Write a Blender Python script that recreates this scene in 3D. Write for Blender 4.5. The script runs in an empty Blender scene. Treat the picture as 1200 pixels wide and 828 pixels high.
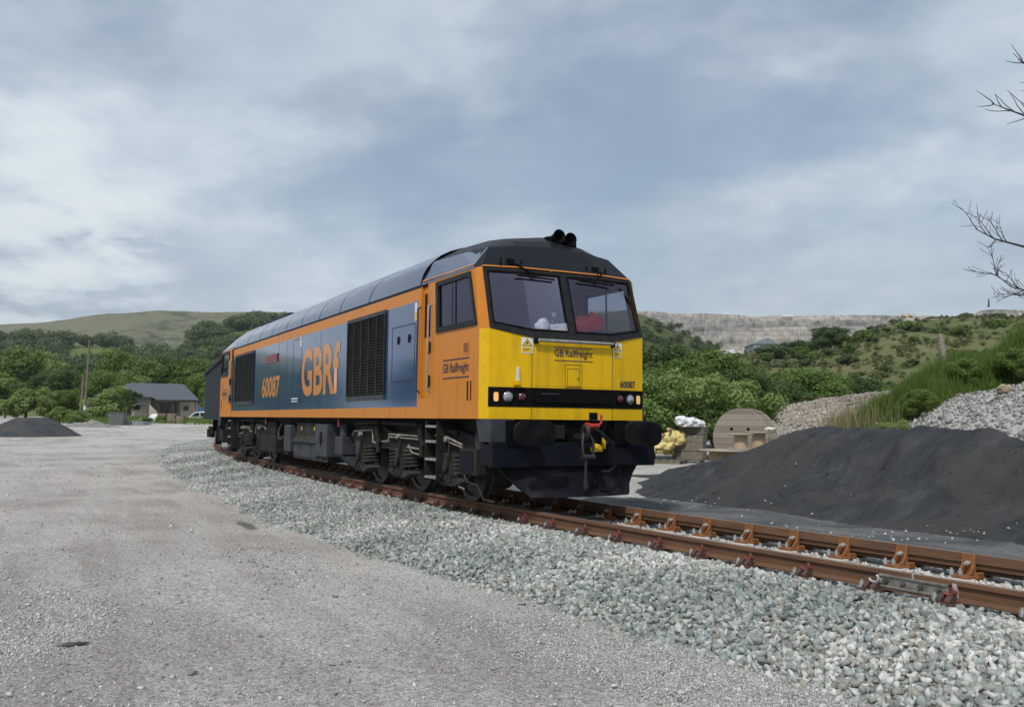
import bpy, bmesh, math, random
import numpy as np
from mathutils import Vector, Matrix, noise
random.seed(7); rng = np.random.default_rng(7)
S = bpy.context.scene
COL = S.collection
PI = math.pi

# ------------------------------------------------------------------ camera
CAM = np.array([10.9199, -6.6471, 1.2221]); FPX = 1065.5; YAW, PITCH, ROLL = 0.4796, 0.0734, -0.0107
FW = np.array([-math.cos(YAW)*math.cos(PITCH), math.sin(YAW)*math.cos(PITCH), math.sin(PITCH)])
_r = np.cross(FW, [0, 0, 1]); _r /= np.linalg.norm(_r); _u = np.cross(_r, FW)
RT = _r*math.cos(ROLL) - _u*math.sin(ROLL); UP = _r*math.sin(ROLL) + _u*math.cos(ROLL)
cam = bpy.data.objects.new('camera', bpy.data.cameras.new('camera')); COL.objects.link(cam)
m = Matrix.Identity(4)
for i in range(3):
    m[i][0], m[i][1], m[i][2], m[i][3] = RT[i], UP[i], -FW[i], CAM[i]
cam.matrix_world = m
cam.data.sensor_width = 36; cam.data.lens = FPX/1200*36
cam.data.clip_start = .05; cam.data.clip_end = 20000
S.camera = cam

def ray(u, v): return FW + RT*(u-600)/FPX - UP*(v-414)/FPX
def P(u, v, D): return CAM + ray(u, v)*D            # point seen at a pixel of the survey, at a given distance
def hz(u): return 492.3 + (u-600)*.0107             # eye level

# ------------------------------------------------------------------ helpers
class MB:
    def __init__(s): s.v = []; s.f = []; s.m = []
    def add(s, vs, fs, mi=0):
        b = len(s.v); s.v += [tuple(map(float, p)) for p in vs]
        for f in fs: s.f.append([b+i for i in f]); s.m.append(mi)
        return s
    def quad(s, a, b, c, d, mi=0): return s.add([a, b, c, d], [(0, 1, 2, 3)], mi)
    def poly(s, ps, mi=0): return s.add(ps, [tuple(range(len(ps)))], mi)
    def box(s, x0, x1, y0, y1, z0, z1, mi=0):
        if x0 > x1: x0, x1 = x1, x0
        if y0 > y1: y0, y1 = y1, y0
        if z0 > z1: z0, z1 = z1, z0
        return s.add([(x0, y0, z0), (x1, y0, z0), (x1, y1, z0), (x0, y1, z0), (x0, y0, z1), (x1, y0, z1), (x1, y1, z1), (x0, y1, z1)],
              [(0, 3, 2, 1), (4, 5, 6, 7), (0, 1, 5, 4), (1, 2, 6, 5), (2, 3, 7, 6), (3, 0, 4, 7)], mi)
    def prism(s, ps, ex, mi=0):                     # planar polygon swept along ex
        n = len(ps); e = Vector(ex); q = [Vector(p) for p in ps]
        vs = q + [p+e for p in q]
        fs = [tuple(range(n))[::-1], tuple(range(n, 2*n))] + [(i, (i+1) % n, n+(i+1) % n, n+i) for i in range(n)]
        return s.add(vs, fs, mi)
    def tube(s, path, r, n=8, mi=0, radii=None):
        path = [Vector(p) for p in path]; k = len(path); vs = []; fs = []
        t0 = (path[1]-path[0]).normalized()
        ref = Vector((0, 0, 1)) if abs(t0.z) < .9 else Vector((1, 0, 0))
        a = t0.cross(ref).normalized()
        for i, p in enumerate(path):
            t = (path[min(i+1, k-1)]-path[max(i-1, 0)]).normalized()
            a = (a - t*a.dot(t)); a = a.normalized() if a.length > 1e-6 else t.orthogonal().normalized()
            b = t.cross(a); rr = radii[i] if radii else r
            for j in range(n):
                an = 2*PI*j/n; vs.append(p + a*(rr*math.cos(an)) + b*(rr*math.sin(an)))
        for i in range(k-1):
            for j in range(n):
                fs.append((i*n+j, i*n+(j+1) % n, (i+1)*n+(j+1) % n, (i+1)*n+j))
        fs.append(tuple(range(n))[::-1]); fs.append(tuple(range((k-1)*n, k*n)))
        return s.add(vs, fs, mi)
    def cyl(s, p0, p1, r0, r1=None, n=18, mi=0): return s.tube([p0, p1], r0, n, mi, [r0, r0 if r1 is None else r1])
    def lathe(s, prof, o, axis, n=28, mi=0):        # prof: (radius, height along axis)
        o = Vector(o); t = Vector(axis).normalized(); a = t.orthogonal().normalized(); b = t.cross(a); k = len(prof); vs = []; fs = []
        for r, h in prof:
            for j in range(n):
                an = 2*PI*j/n; vs.append(o + t*h + a*(r*math.cos(an)) + b*(r*math.sin(an)))
        for i in range(k-1):
            for j in range(n): fs.append((i*n+j, i*n+(j+1) % n, (i+1)*n+(j+1) % n, (i+1)*n+j))
        if prof[0][0] > 1e-4: fs.append(tuple(range(n))[::-1])
        if prof[-1][0] > 1e-4: fs.append(tuple(range((k-1)*n, k*n)))
        return s.add(vs, fs, mi)
    def build(s, name, mats, parent=None, bevel=0, smooth=0, recalc=True):
        me = bpy.data.meshes.new(name); me.from_pydata(s.v, [], s.f)
        if not isinstance(mats, (list, tuple)): mats = [mats]
        for x in mats: me.materials.append(x)
        me.polygons.foreach_set('material_index', s.m)
        if recalc:
            bm = bmesh.new(); bm.from_mesh(me); bmesh.ops.recalc_face_normals(bm, faces=bm.faces); bm.to_mesh(me); bm.free()
        if smooth:
            me.polygons.foreach_set('use_smooth', [True]*len(me.polygons)); me.set_sharp_from_angle(angle=math.radians(smooth))
        return link(name, me, parent, bevel)

WL = {}
def wl(o):
    l = Vector((0, 0, 0))
    while o is not None: l = l + o.location; o = o.parent
    return l
def link(name, me, parent=None, bevel=0):
    o = bpy.data.objects.new(name, me); COL.objects.link(o)
    if parent is not None:
        p = wl(parent)
        if p.length > 0: me.transform(Matrix.Translation(-p))
        o.parent = parent
    if bevel:
        b = o.modifiers.new('bevel', 'BEVEL'); b.width = bevel; b.segments = 2; b.limit_method = 'ANGLE'; b.angle_limit = math.radians(40)
    return o
def tag(o, label, cat, group=None):
    o['label'] = label; o['category'] = cat
    if group: o['group'] = group
    return o
def struct(o): o['kind'] = 'structure'; return o
def stuff(o, label, cat): o['kind'] = 'stuff'; o['label'] = label; o['category'] = cat; return o
def thing(name, label, cat, loc=(0, 0, 0), group=None):
    o = bpy.data.objects.new(name, None); COL.objects.link(o); o.location = loc; o.empty_display_size = .2
    return tag(o, label, cat, group)
def copy_tree(o, parent=None):
    c = o.copy(); COL.objects.link(c); c.parent = parent
    for ch in list(o.children): copy_tree(ch, c)
    return c
def np_mesh(name, V, F, mats, mi=None, smooth=False):
    me = bpy.data.meshes.new(name); n, k = F.shape
    me.vertices.add(len(V)); me.vertices.foreach_set('co', np.asarray(V, np.float32).ravel())
    me.loops.add(n*k); me.loops.foreach_set('vertex_index', F.astype(np.int32).ravel())
    me.polygons.add(n); me.polygons.foreach_set('loop_start', np.arange(0, n*k, k, dtype=np.int32))
    me.polygons.foreach_set('loop_total', np.full(n, k, np.int32))
    if not isinstance(mats, (list, tuple)): mats = [mats]
    for x in mats: me.materials.append(x)
    if mi is not None: me.polygons.foreach_set('material_index', np.asarray(mi, np.int32))
    if smooth: me.polygons.foreach_set('use_smooth', np.ones(n, bool))
    me.update(calc_edges=True); me.validate(); return me

# numpy value noise (fbm)
_perm = rng.random((256, 256))
def vnoise(x, y):
    x = np.asarray(x, float); y = np.asarray(y, float)
    xi = np.floor(x).astype(int); yi = np.floor(y).astype(int); fx = x-xi; fy = y-yi
    fx = fx*fx*(3-2*fx); fy = fy*fy*(3-2*fy)
    g = lambda a, b: _perm[a % 256, b % 256]
    return (g(xi, yi)*(1-fx)+g(xi+1, yi)*fx)*(1-fy) + (g(xi, yi+1)*(1-fx)+g(xi+1, yi+1)*fx)*fy - .5
def fbm(x, y, o=4, l=2.03, gain=.5):
    a = 1; t = 0
    for i in range(o): t = t + a*vnoise(x+17.3*i, y-9.1*i); x = x*l; y = y*l; a *= gain
    return t
def ridg(x, y, o=4):
    a = 1; t = 0
    for i in range(o): t = t + a*(.5-2*np.abs(vnoise(x+7.7*i, y+3.1*i))); x = x*2.1; y = y*2.1; a *= .5
    return t
def sst(a, b, x):
    t = np.clip((np.asarray(x, float)-a)/(b-a), 0, 1); return t*t*(3-2*t)

# ------------------------------------------------------------------ materials
def nt(name):
    m = bpy.data.materials.new(name); m.use_nodes = True; t = m.node_tree; t.nodes.clear()
    return m, t, t.nodes, t.links
def ramp(n, l, src, stops, interp='LINEAR'):
    r = n.new('ShaderNodeValToRGB'); r.color_ramp.interpolation = interp; e = r.color_ramp.elements
    while len(e) < len(stops): e.new(.5)
    for i, (p, c) in enumerate(stops):
        e[i].position = p; e[i].color = (*c, 1) if isinstance(c, (tuple, list)) else (c, c, c, 1)
    if src is not None: l.new(src, r.inputs[0])
    return r.outputs[0]
def noise_n(n, l, vec, scale, detail=4, rough=.55, dist=0):
    x = n.new('ShaderNodeTexNoise'); x.inputs['Scale'].default_value = scale; x.inputs['Detail'].default_value = detail
    x.inputs['Roughness'].default_value = rough; x.inputs['Distortion'].default_value = dist
    if vec is not None: l.new(vec, x.inputs['Vector'])
    return x.outputs[0]
def mixc(n, l, fac, a, b, mode='MIX'):
    x = n.new('ShaderNodeMix'); x.data_type = 'RGBA'; x.blend_type = mode
    for s, val in ((0, fac), (6, a), (7, b)):
        if isinstance(val, (int, float)): x.inputs[s].default_value = val
        elif isinstance(val, tuple): x.inputs[s].default_value = (*val, 1)
        else: l.new(val, x.inputs[s])
    return x.outputs[2]
def mth(n, l, op, a, b=None):
    x = n.new('ShaderNodeMath'); x.operation = op
    for s, val in ((0, a), (1, b)):
        if val is None: continue
        if isinstance(val, (int, float)): x.inputs[s].default_value = val
        else: l.new(val, x.inputs[s])
    return x.outputs[0]
def coords(n, l, scale=(1, 1, 1), kind='Object'):
    tc = n.new('ShaderNodeTexCoord'); mp = n.new('ShaderNodeMapping'); mp.inputs['Scale'].default_value = scale
    l.new(tc.outputs[kind], mp.inputs[0]); return mp.outputs[0]
def bump(n, l, h, strength, dist=.02):
    b = n.new('ShaderNodeBump'); b.inputs['Strength'].default_value = strength; b.inputs['Distance'].default_value = dist
    l.new(h, b.inputs['Height']); return b.outputs[0]
def outp(n, l, sh):
    o = n.new('ShaderNodeOutputMaterial'); l.new(sh, o.inputs[0])
def princ(n, l, col, rough=.6, metal=0, nrm=None, coat=0, spec=.5):
    p = n.new('ShaderNodeBsdfPrincipled')
    if isinstance(col, tuple): p.inputs['Base Color'].default_value = (*col, 1)
    else: l.new(col, p.inputs['Base Color'])
    if isinstance(rough, (int, float)): p.inputs['Roughness'].default_value = rough
    else: l.new(rough, p.inputs['Roughness'])
    p.inputs['Metallic'].default_value = metal; p.inputs['Coat Weight'].default_value = coat; p.inputs['Coat Roughness'].default_value = .08
    p.inputs['Specular IOR Level'].default_value = spec
    if nrm is not None: l.new(nrm, p.inputs['Normal'])
    return p.outputs[0]
def M_basic(name, c1, c2=None, scale=6, rough=.6, metal=0, bmp=0, bscale=None, coat=0, stretch=(1, 1, 1), lo=.35, hi=.65, spec=.5, detail=5):
    m, t, n, l = nt(name); c2 = c2 or tuple(x*.8 for x in c1)
    v = coords(n, l, stretch)
    f = ramp(n, l, noise_n(n, l, v, scale, detail), [(lo, 0.), (hi, 1.)])
    col = mixc(n, l, f, c1, c2); nr = None
    if bmp: nr = bump(n, l, noise_n(n, l, v, bscale or scale*4, 4), bmp)
    outp(n, l, princ(n, l, col, rough, metal, nr, coat, spec)); return m
def M_paint(name, c, dirt=(.12, .09, .06), amount=.35, rough=.3, coat=.4, wav=.03, spec=.5):
    # painted steel: rain streaks and grime with a shape of their own, faint panel waviness
    m, t, n, l = nt(name)
    v = coords(n, l, (1.1, 1.1, .10)); v2 = coords(n, l, (1, 1, 1)); v3 = coords(n, l, (.5, .5, .9))
    st = ramp(n, l, mth(n, l, 'MULTIPLY', noise_n(n, l, v, 5, 5, .6), mth(n, l, 'ADD', noise_n(n, l, v2, .8, 3), .5)), [(.52, 0.), (.78, 1.)])
    sp = ramp(n, l, noise_n(n, l, v2, 9, 6, .7), [(.5, 0.), (.75, 1.)])
    d = mth(n, l, 'MULTIPLY', mth(n, l, 'MAXIMUM', st, mth(n, l, 'MULTIPLY', sp, .6)), amount)
    col = mixc(n, l, d, c, dirt)
    rg = mth(n, l, 'ADD', mth(n, l, 'MULTIPLY', d, .5), rough)
    b = bump(n, l, noise_n(n, l, v3, 1.6, 1), wav, .08)
    outp(n, l, princ(n, l, col, rg, 0, b, coat, spec)); return m
def M_stone(name, stops, patch=None, rough=.85, pscale=.35, fine=25):
    # loose stones: every stone has its own colour, with drifts of paler ones
    m, t, n, l = nt(name)
    g = n.new('ShaderNodeNewGeometry'); v = coords(n, l)
    r = g.outputs['Random Per Island']
    if patch:
        pn = ramp(n, l, noise_n(n, l, v, pscale, 3), [(.35, 0.), (.65, 1.)])
        r = mth(n, l, 'ADD', mth(n, l, 'MULTIPLY', r, 1-patch), mth(n, l, 'MULTIPLY', pn, patch))
    c = ramp(n, l, r, stops)
    f = noise_n(n, l, v, fine, 4, .6)
    c = mixc(n, l, .35, c, ramp(n, l, f, [(.3, .12), (.7, .55)]), 'SOFT_LIGHT')
    outp(n, l, princ(n, l, c, rough, 0, bump(n, l, f, .25, .01), 0, .3)); return m
def M_leaf(name, stops, trans=.3, clump=.7):
    m, t, n, l = nt(name); g = n.new('ShaderNodeNewGeometry'); oi = n.new('ShaderNodeObjectInfo')
    v = coords(n, l)
    r = mth(n, l, 'MULTIPLY', g.outputs['Random Per Island'], 1-clump)
    r = mth(n, l, 'ADD', r, mth(n, l, 'MULTIPLY', ramp(n, l, noise_n(n, l, v, 1.1, 2), [(.3, 0.), (.7, 1.)]), clump*.55))
    r = mth(n, l, 'ADD', r, mth(n, l, 'MULTIPLY', oi.outputs['Random'], clump*.45))
    c = ramp(n, l, r, stops)
    p = princ(n, l, c, .55, 0, None, 0, .35)
    tr = n.new('ShaderNodeBsdfTranslucent'); l.new(mixc(n, l, .5, c, (.16, .22, .03)), tr.inputs[0])
    mx = n.new('ShaderNodeMixShader'); mx.inputs[0].default_value = trans; l.new(p, mx.inputs[1]); l.new(tr.outputs[0], mx.inputs[2])
    outp(n, l, mx.outputs[0]); return m
def M_glass(name, tint=(.55, .62, .65), refl=.12, rough=.02):
    m, t, n, l = nt(name)
    tr = n.new('ShaderNodeBsdfTransparent'); tr.inputs[0].default_value = (*tint, 1)
    gl = n.new('ShaderNodeBsdfGlossy'); gl.inputs['Roughness'].default_value = rough; gl.inputs[0].default_value = (.76, .72, .90, 1)
    fr = n.new('ShaderNodeFresnel'); fr.inputs[0].default_value = 1.5
    f = mth(n, l, 'ADD', fr.outputs[0], refl)
    mx = n.new('ShaderNodeMixShader'); l.new(f, mx.inputs[0]); l.new(tr.outputs[0], mx.inputs[1]); l.new(gl.outputs[0], mx.inputs[2])
    outp(n, l, mx.outputs[0]); return m
def M_emit(name, c, s):
    m, t, n, l = nt(name); e = n.new('ShaderNodeEmission'); e.inputs[0].default_value = (*c, 1); e.inputs[1].default_value = s
    p = n.new('ShaderNodeBsdfPrincipled'); p.inputs['Base Color'].default_value = (*c, 1); p.inputs['Roughness'].default_value = .2
    a = n.new('ShaderNodeAddShader'); l.new(e.outputs[0], a.inputs[0]); l.new(p.outputs[0], a.inputs[1]); outp(n, l, a.outputs[0]); return m

ORANGE = M_paint('orange_paint', (.575, .200, .014), (.20, .09, .03), .36, .38, .12, .02, .3)
BLUE = M_paint('blue_paint', (.028, .066, .165), (.06, .075, .10), .22, .10, .9, .035, .5)
YELLOW = M_paint('yellow_paint', (.74, .445, .0), (.30, .18, .015), .46, .42, .06, .02, .25)
ROOFP = M_paint('roof_paint', (.036, .050, .105), (.09, .09, .10), .4, .22, .6, .03, .6)
CAPP = M_paint('cab_roof_paint', (.0075, .009, .014), (.030, .029, .028), .45, .45, .0, .03, .18)
DARKF = M_basic('dark_frame_paint', (.010, .011, .013), (.02, .019, .018), 9, .5, spec=.2)
BLACK = M_basic('black_paint', (.0045, .0045, .006), (.010, .0095, .009), 12, .5, spec=.04)
NAVY = M_basic('navy_beam_paint', (.005, .0075, .017), (.011, .012, .016), 5, .5, bmp=.1, spec=.08)
GRIME = M_basic('underframe_grime', (.028, .0255, .023), (.012, .0115, .011), 5, .8, bmp=.25, spec=.2)
GRIME2 = M_basic('dusty_underframe', (.052, .048, .043), (.024, .022, .020), 4, .85, bmp=.2, spec=.2)
STEELG = M_basic('grey_steel', (.052, .060, .074), (.030, .033, .038), 5, .6, bmp=.1, spec=.3)
PIPE = M_basic('dusty_pipe', (.30, .28, .23), (.17, .15, .12), 9, .7)
TYRE = M_basic('wheel_steel', (.045, .042, .040), (.024, .022, .020), 6, .55, .2)
SILVER = M_basic('bare_metal', (.45, .45, .44), (.33, .32, .30), 12, .4, .7)
WHITE = M_basic('white_paint', (.75, .75, .73), (.6, .6, .58), 8, .5)
YSIGN = M_basic('sign_yellow', (.72, .47, .02), (.65, .42, .02), 8, .5)
REDP = M_basic('red_paint', (.45, .02, .02), (.30, .02, .02), 8, .45)
NAMEP = M_basic('red_nameplate', (.22, .03, .05), (.15, .02, .04), 8, .35)
GLASS = M_glass('windscreen_glass', (.84, .85, .96), .06)
GLASS2 = M_glass('side_glass', (.40, .42, .44), .03)
RUST = M_basic('rail_rust', (.165, .082, .041), (.090, .048, .028), 3.2, .8, bmp=.2, stretch=(.6, 1, 3), bscale=22, lo=.30, hi=.74, detail=8)
RUSTTOP = M_basic('rail_head_top', (.23, .155, .11), (.17, .095, .06), 4, .5, .3, stretch=(.3, 2, 2))
ORUST = M_basic('bracket_rust', (.29, .115, .034), (.17, .066, .026), 8, .8, bmp=.2)
CHAIR = M_basic('chair_iron', (.095, .046, .036), (.060, .035, .030), 8, .8, bmp=.2)
CLIPR = M_basic('red_clip', (.22, .040, .034), (.13, .03, .03), 10, .6)
GALV = M_basic('galvanised', (.52, .54, .54), (.36, .37, .36), 10, .4, .5)
CONC = M_basic('sleeper_concrete', (.50, .46, .41), (.38, .35, .31), 4, .9, bmp=.3)
RUBBER = M_basic('black_rubber', (.005, .005, .006), (.009, .009, .010), 8, .6, spec=.1)
LAMPG = M_basic('lamp_reflector', (.55, .58, .58), (.35, .36, .36), 14, .12, .8)
REDL = M_basic('red_lens', (.10, .012, .018), (.07, .01, .012), 10, .2, coat=.5)
AMBER = M_emit('marker_glow', (.85, .45, .16), .35)
INNER = M_basic('cab_lining', (.24, .195, .32), (.18, .15, .24), 3, .7)
DASH = M_basic('dash_plastic', (.03, .03, .034), (.045, .045, .05), 8, .5)
WOOD = M_basic('weathered_wood', (.30, .265, .225), (.185, .160, .135), 3, .85, bmp=.3, stretch=(1, 8, 8))
FWOOD = M_basic('fresh_wood', (.50, .36, .23), (.38, .27, .17), 3, .8, bmp=.2, stretch=(6, 6, .6))
TIMBER = M_basic('old_timber', (.22, .195, .145), (.13, .115, .09), 3, .9, bmp=.35, stretch=(.6, 4, 4))
LETB = M_basic('navy_lettering', (.025, .018, .05), (.03, .02, .055), 5, .5)
LETO = M_paint('orange_lettering', (.60, .225, .030), (.32, .15, .06), .3, .3)
# ------------------------------------------------------------------ track line and ground heights
def yc(x): return -.127 + .003*(np.asarray(x, float)+9.5)**2
def tang(x): return math.atan(.006*(x+9.5))
def off(x, y):                                       # signed distance from the track's centre line, + to the far side
    x = np.asarray(x, float); s = .006*(x+9.5); return (y-yc(x))/np.sqrt(1+s*s)
def onT(x, o, z=0):
    a = tang(x); return Vector((x - o*math.sin(a), float(yc(x)) + o*math.cos(a), z))
def ground_z(x, y):
    x = np.asarray(x, float); y = np.asarray(y, float)
    o = np.where(x > -75, off(x, y), y-13)
    base = -.45 + .20*sst(-1.2, 1.2, o)
    d = np.hypot(x-CAM[0], y-CAM[1])
    near = (1-sst(25, 70, d))
    n = .035*fbm(x*.35, y*.35, 3)*near + .012*fbm(x*2.1, y*2.1, 3)*near
    far = 1.25*sst(55, 128, d)*sst(40, -10, o-.0*x)
    return base + n*np.where(np.abs(o) < 1.6, 0.2, 1) + far

def toe_k(x): return 1-.17*sst(-1, 7, x)
def bed_z(o, x, y):
    o = np.where(o < -1.2, -1.2+(o+1.2)/toe_k(x), o)
    t = np.interp(o, [-3.35, -2.6, -1.55, -1.2, -.95, -.6, .6, .95, 1.15, 1.7, 2.2], [-.50, -.37, -.235, -.20, -.205, -.225, -.225, -.21, -.205, -.235, -.29])
    return t + .022*fbm(x*.9, y*.9, 3)*np.clip((-o-1.0)/.8, 0, 1)

# ------------------------------------------------------------------ stones
def stone_protos(k, npts, flat):
    out = []
    for i in range(k):
        bm = bmesh.new()
        for j in range(npts):
            p = rng.normal(size=3); p /= np.linalg.norm(p); p *= rng.uniform(.75, 1.05); p = p*np.array([1, rng.uniform(.65, 1), rng.uniform(flat, flat+.3)])
            bm.verts.new(p)
        r = bmesh.ops.convex_hull(bm, input=bm.verts)
        bmesh.ops.delete(bm, geom=[v for v in bm.verts if not v.link_faces], context='VERTS')
        bmesh.ops.triangulate(bm, faces=bm.faces); bm.verts.index_update()
        out.append((np.array([v.co[:] for v in bm.verts]), np.array([[v.index for v in f.verts] for f in bm.faces]))); bm.free()
    return out
PROT = stone_protos(12, 9, .45); PEB = stone_protos(6, 7, .4)
def rand_rot(n):
    q = rng.normal(size=(n, 4)); q /= np.linalg.norm(q, axis=1)[:, None]; w, x, y, z = q.T
    return np.stack([1-2*(y*y+z*z), 2*(x*y-z*w), 2*(x*z+y*w), 2*(x*y+z*w), 1-2*(x*x+z*z), 2*(y*z-x*w), 2*(x*z-y*w), 2*(y*z+x*w), 1-2*(x*x+y*y)], 1).reshape(n, 3, 3)
def stones(name, pts, size, mat, parent=None, protos=None):
    protos = protos or PROT; pts = np.asarray(pts); n = len(pts); R = rand_rot(n); ki = rng.integers(0, len(protos), n)
    VV = []; FF = []; b = 0
    for k, (v, f) in enumerate(protos):
        s = np.where(ki == k)[0]
        if len(s) == 0: continue
        w = np.einsum('nij,vj->nvi', R[s], v)*size[s][:, None, None] + pts[s][:, None, :]
        VV.append(w.reshape(-1, 3)); FF.append((f[None] + (np.arange(len(s))*len(v))[:, None, None]).reshape(-1, 3) + b); b += len(s)*len(v)
    return link(name, np_mesh(name, np.concatenate(VV), np.concatenate(FF), mat), parent)
# ------------------------------------------------------------------ daylight
SUN_EL, SUN_AZ = math.radians(52), math.radians(-52)         # azimuth measured from +X towards +Y
def build_sky():
    w = bpy.data.worlds.new('World'); S.world = w; w.use_nodes = True
    t = w.node_tree; n = t.nodes; l = t.links; n.clear()
    sky = n.new('ShaderNodeTexSky'); sky.sky_type = 'NISHITA'; sky.sun_disc = False
    sky.sun_elevation = SUN_EL; sky.sun_rotation = PI/2 - SUN_AZ; sky.air_density = 1.0; sky.dust_density = 1.2
    b1 = n.new('ShaderNodeBackground'); b1.inputs[1].default_value = .10; l.new(sky.outputs[0], b1.inputs[0])
    tc = n.new('ShaderNodeTexCoord'); sp = n.new('ShaderNodeSeparateXYZ'); l.new(tc.outputs['Generated'], sp.inputs[0])
    z = mth(n, l, 'ADD', mth(n, l, 'ABSOLUTE', sp.outputs[2]), .22)
    cb = n.new('ShaderNodeCombineXYZ')
    l.new(mth(n, l, 'DIVIDE', sp.outputs[0], z), cb.inputs[0]); l.new(mth(n, l, 'DIVIDE', sp.outputs[1], z), cb.inputs[1])
    mp = n.new('ShaderNodeMapping'); l.new(cb.outputs[0], mp.inputs[0]); mp.inputs['Location'].default_value = (3.1, 1.7, 0); mp.inputs['Rotation'].default_value = (0, 0, .5); mp.inputs['Scale'].default_value = (1.05, .95, 1)
    big = noise_n(n, l, mp.outputs[0], .9, 8, .52, .1)
    mp2 = n.new('ShaderNodeMapping'); l.new(cb.outputs[0], mp2.inputs[0]); mp2.inputs['Location'].default_value = (9.3, 4.2, 2); mp2.inputs['Rotation'].default_value = (0, 0, .5); mp2.inputs['Scale'].default_value = (1.05, 1, 1)
    fine = noise_n(n, l, mp2.outputs[0], 2.4, 9, .58, .15)
    h = mth(n, l, 'ADD', mth(n, l, 'MULTIPLY', big, .6), mth(n, l, 'MULTIPLY', fine, .4))
    col = ramp(n, l, h, [(.39, (.405, .495, .600)), (.47, (.470, .565, .668)), (.53, (.535, .630, .728)), (.58, (.635, .725, .808)), (.65, (.78, .855, .905))])
    # brighter breaks in the cloud, each at its own place in the sky
    det = ramp(n, l, noise_n(n, l, mp2.outputs[0], 3.0, 9, .58, .1), [(.42, 0.), (.60, 1.)])
    for (u, v, ang_, k) in ((25, 285, 8, .30), (135, 262, 5, .34), (70, 150, 7, .26), (560, 75, 12, .13), (915, 115, 8, .20), (950, 335, 9, .10), (60, 360, 9, .26), (420, 330, 8, .10), (1190, 20, 6, .14)):
        d = ray(u, v); d = d/np.linalg.norm(d); dp = n.new('ShaderNodeVectorMath'); dp.operation = 'DOT_PRODUCT'; l.new(tc.outputs['Generated'], dp.inputs[0]); dp.inputs[1].default_value = tuple(d)
        w_ = ramp(n, l, dp.outputs['Value'], [(math.cos(math.radians(ang_)), 0.), (1., 1.)], 'EASE')
        col = mixc(n, l, mth(n, l, 'MULTIPLY', mth(n, l, 'MULTIPLY', w_, det), k*2.6), col, (.80, .875, .92))
    b2 = n.new('ShaderNodeBackground'); b2.inputs[1].default_value = 1.0; l.new(col, b2.inputs[0])
    gap = ramp(n, l, noise_n(n, l, mp2.outputs[0], .8, 6, .55, .3), [(.38, .45), (.47, .97)])
    mx = n.new('ShaderNodeMixShader'); l.new(gap, mx.inputs[0]); l.new(b1.outputs[0], mx.inputs[1]); l.new(b2.outputs[0], mx.inputs[2])
    o = n.new('ShaderNodeOutputWorld'); l.new(mx.outputs[0], o.inputs[0])
build_sky()
sl = bpy.data.lights.new('sun', 'SUN'); sl.energy = 2.9; sl.angle = math.radians(5); sl.color = (1, .95, .87)
so = bpy.data.objects.new('sun', sl); COL.objects.link(so); so.location = (0, 0, 30)
sd = Vector((math.cos(SUN_EL)*math.cos(SUN_AZ), math.cos(SUN_EL)*math.sin(SUN_AZ), math.sin(SUN_EL)))
so.rotation_euler = sd.to_track_quat('Z', 'Y').to_euler()
S.view_settings.view_transform = 'Standard'; S.view_settings.look = 'None'; S.view_settings.gamma = 1; S.view_settings.exposure = 0.0

# ------------------------------------------------------------------ ground
def yard_material():
    m, t, n, l = nt('compacted_stone_dust'); v = coords(n, l)
    # long faint drag marks lie along the track
    mp = n.new('ShaderNodeMapping'); l.new(v, mp.inputs[0]); mp.inputs['Rotation'].default_value = (0, 0, -.18); mp.inputs['Scale'].default_value = (.22, 1.3, 1)
    big = ramp(n, l, noise_n(n, l, v, .22, 5, .6, .4), [(.42, 0.), (.58, 1.)])
    drag = ramp(n, l, noise_n(n, l, mp.outputs[0], 1.3, 6, .62, .3), [(.44, 0.), (.60, 1.)])
    mid = ramp(n, l, noise_n(n, l, v, 7, 6, .7), [(.46, 0.), (.62, 1.)])
    fine = noise_n(n, l, v, 34, 6, .75)
    c = mixc(n, l, big, (.318, .292, .270), (.462, .430, .405))
    c = mixc(n, l, mth(n, l, 'MULTIPLY', drag, .55), c, (.50, .478, .45))
    c = mixc(n, l, mth(n, l, 'MULTIPLY', mid, .5), c, (.30, .283, .262))
    c = mixc(n, l, .8, c, ramp(n, l, fine, [(.40, .28), (.60, .80)]), 'OVERLAY')
    vo = n.new('ShaderNodeTexVoronoi'); vo.inputs['Scale'].default_value = 38; l.new(v, vo.inputs['Vector'])
    peb = ramp(n, l, vo.outputs[0], [(.0, .9), (.3, .55), (.5, .4)])
    c = mixc(n, l, .22, c, peb, 'OVERLAY')
    # damp stain beside the ballast
    dm = n.new('ShaderNodeMapping'); dm.vector_type = 'POINT'; l.new(v, dm.inputs[0])
    dm.inputs['Location'].default_value = (3.75*.75, 3.68*4.2, 0); dm.inputs['Scale'].default_value = (.75, 4.2, 0); dm.inputs['Rotation'].default_value = (0, 0, 0)
    ds = n.new('ShaderNodeVectorMath'); ds.operation = 'LENGTH'; l.new(dm.outputs[0], ds.inputs[0])
    dd = mth(n, l, 'ADD', ds.outputs['Value'], mth(n, l, 'MULTIPLY', noise_n(n, l, v, 3.5, 4), .9))
    c = mixc(n, l, ramp(n, l, dd, [(.80, .8), (1.0, 0.)]), c, (.075, .078, .08))
    h = mth(n, l, 'ADD', mth(n, l, 'MULTIPLY', noise_n(n, l, v, 12, 7, .75), 1.0), mth(n, l, 'MULTIPLY', peb, -.5))
    outp(n, l, princ(n, l, c, .92, 0, bump(n, l, h, .9, .05), 0, .2)); return m
YARD = yard_material()
nr, na = 230, 420
rad = np.concatenate([[0], 1.2*(7000/1.2)**(np.arange(nr)/(nr-1))]); an = np.arange(na)*2*PI/na
GX = CAM[0] + rad[:, None]*np.cos(an); GY = CAM[1] + rad[:, None]*np.sin(an)
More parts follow.
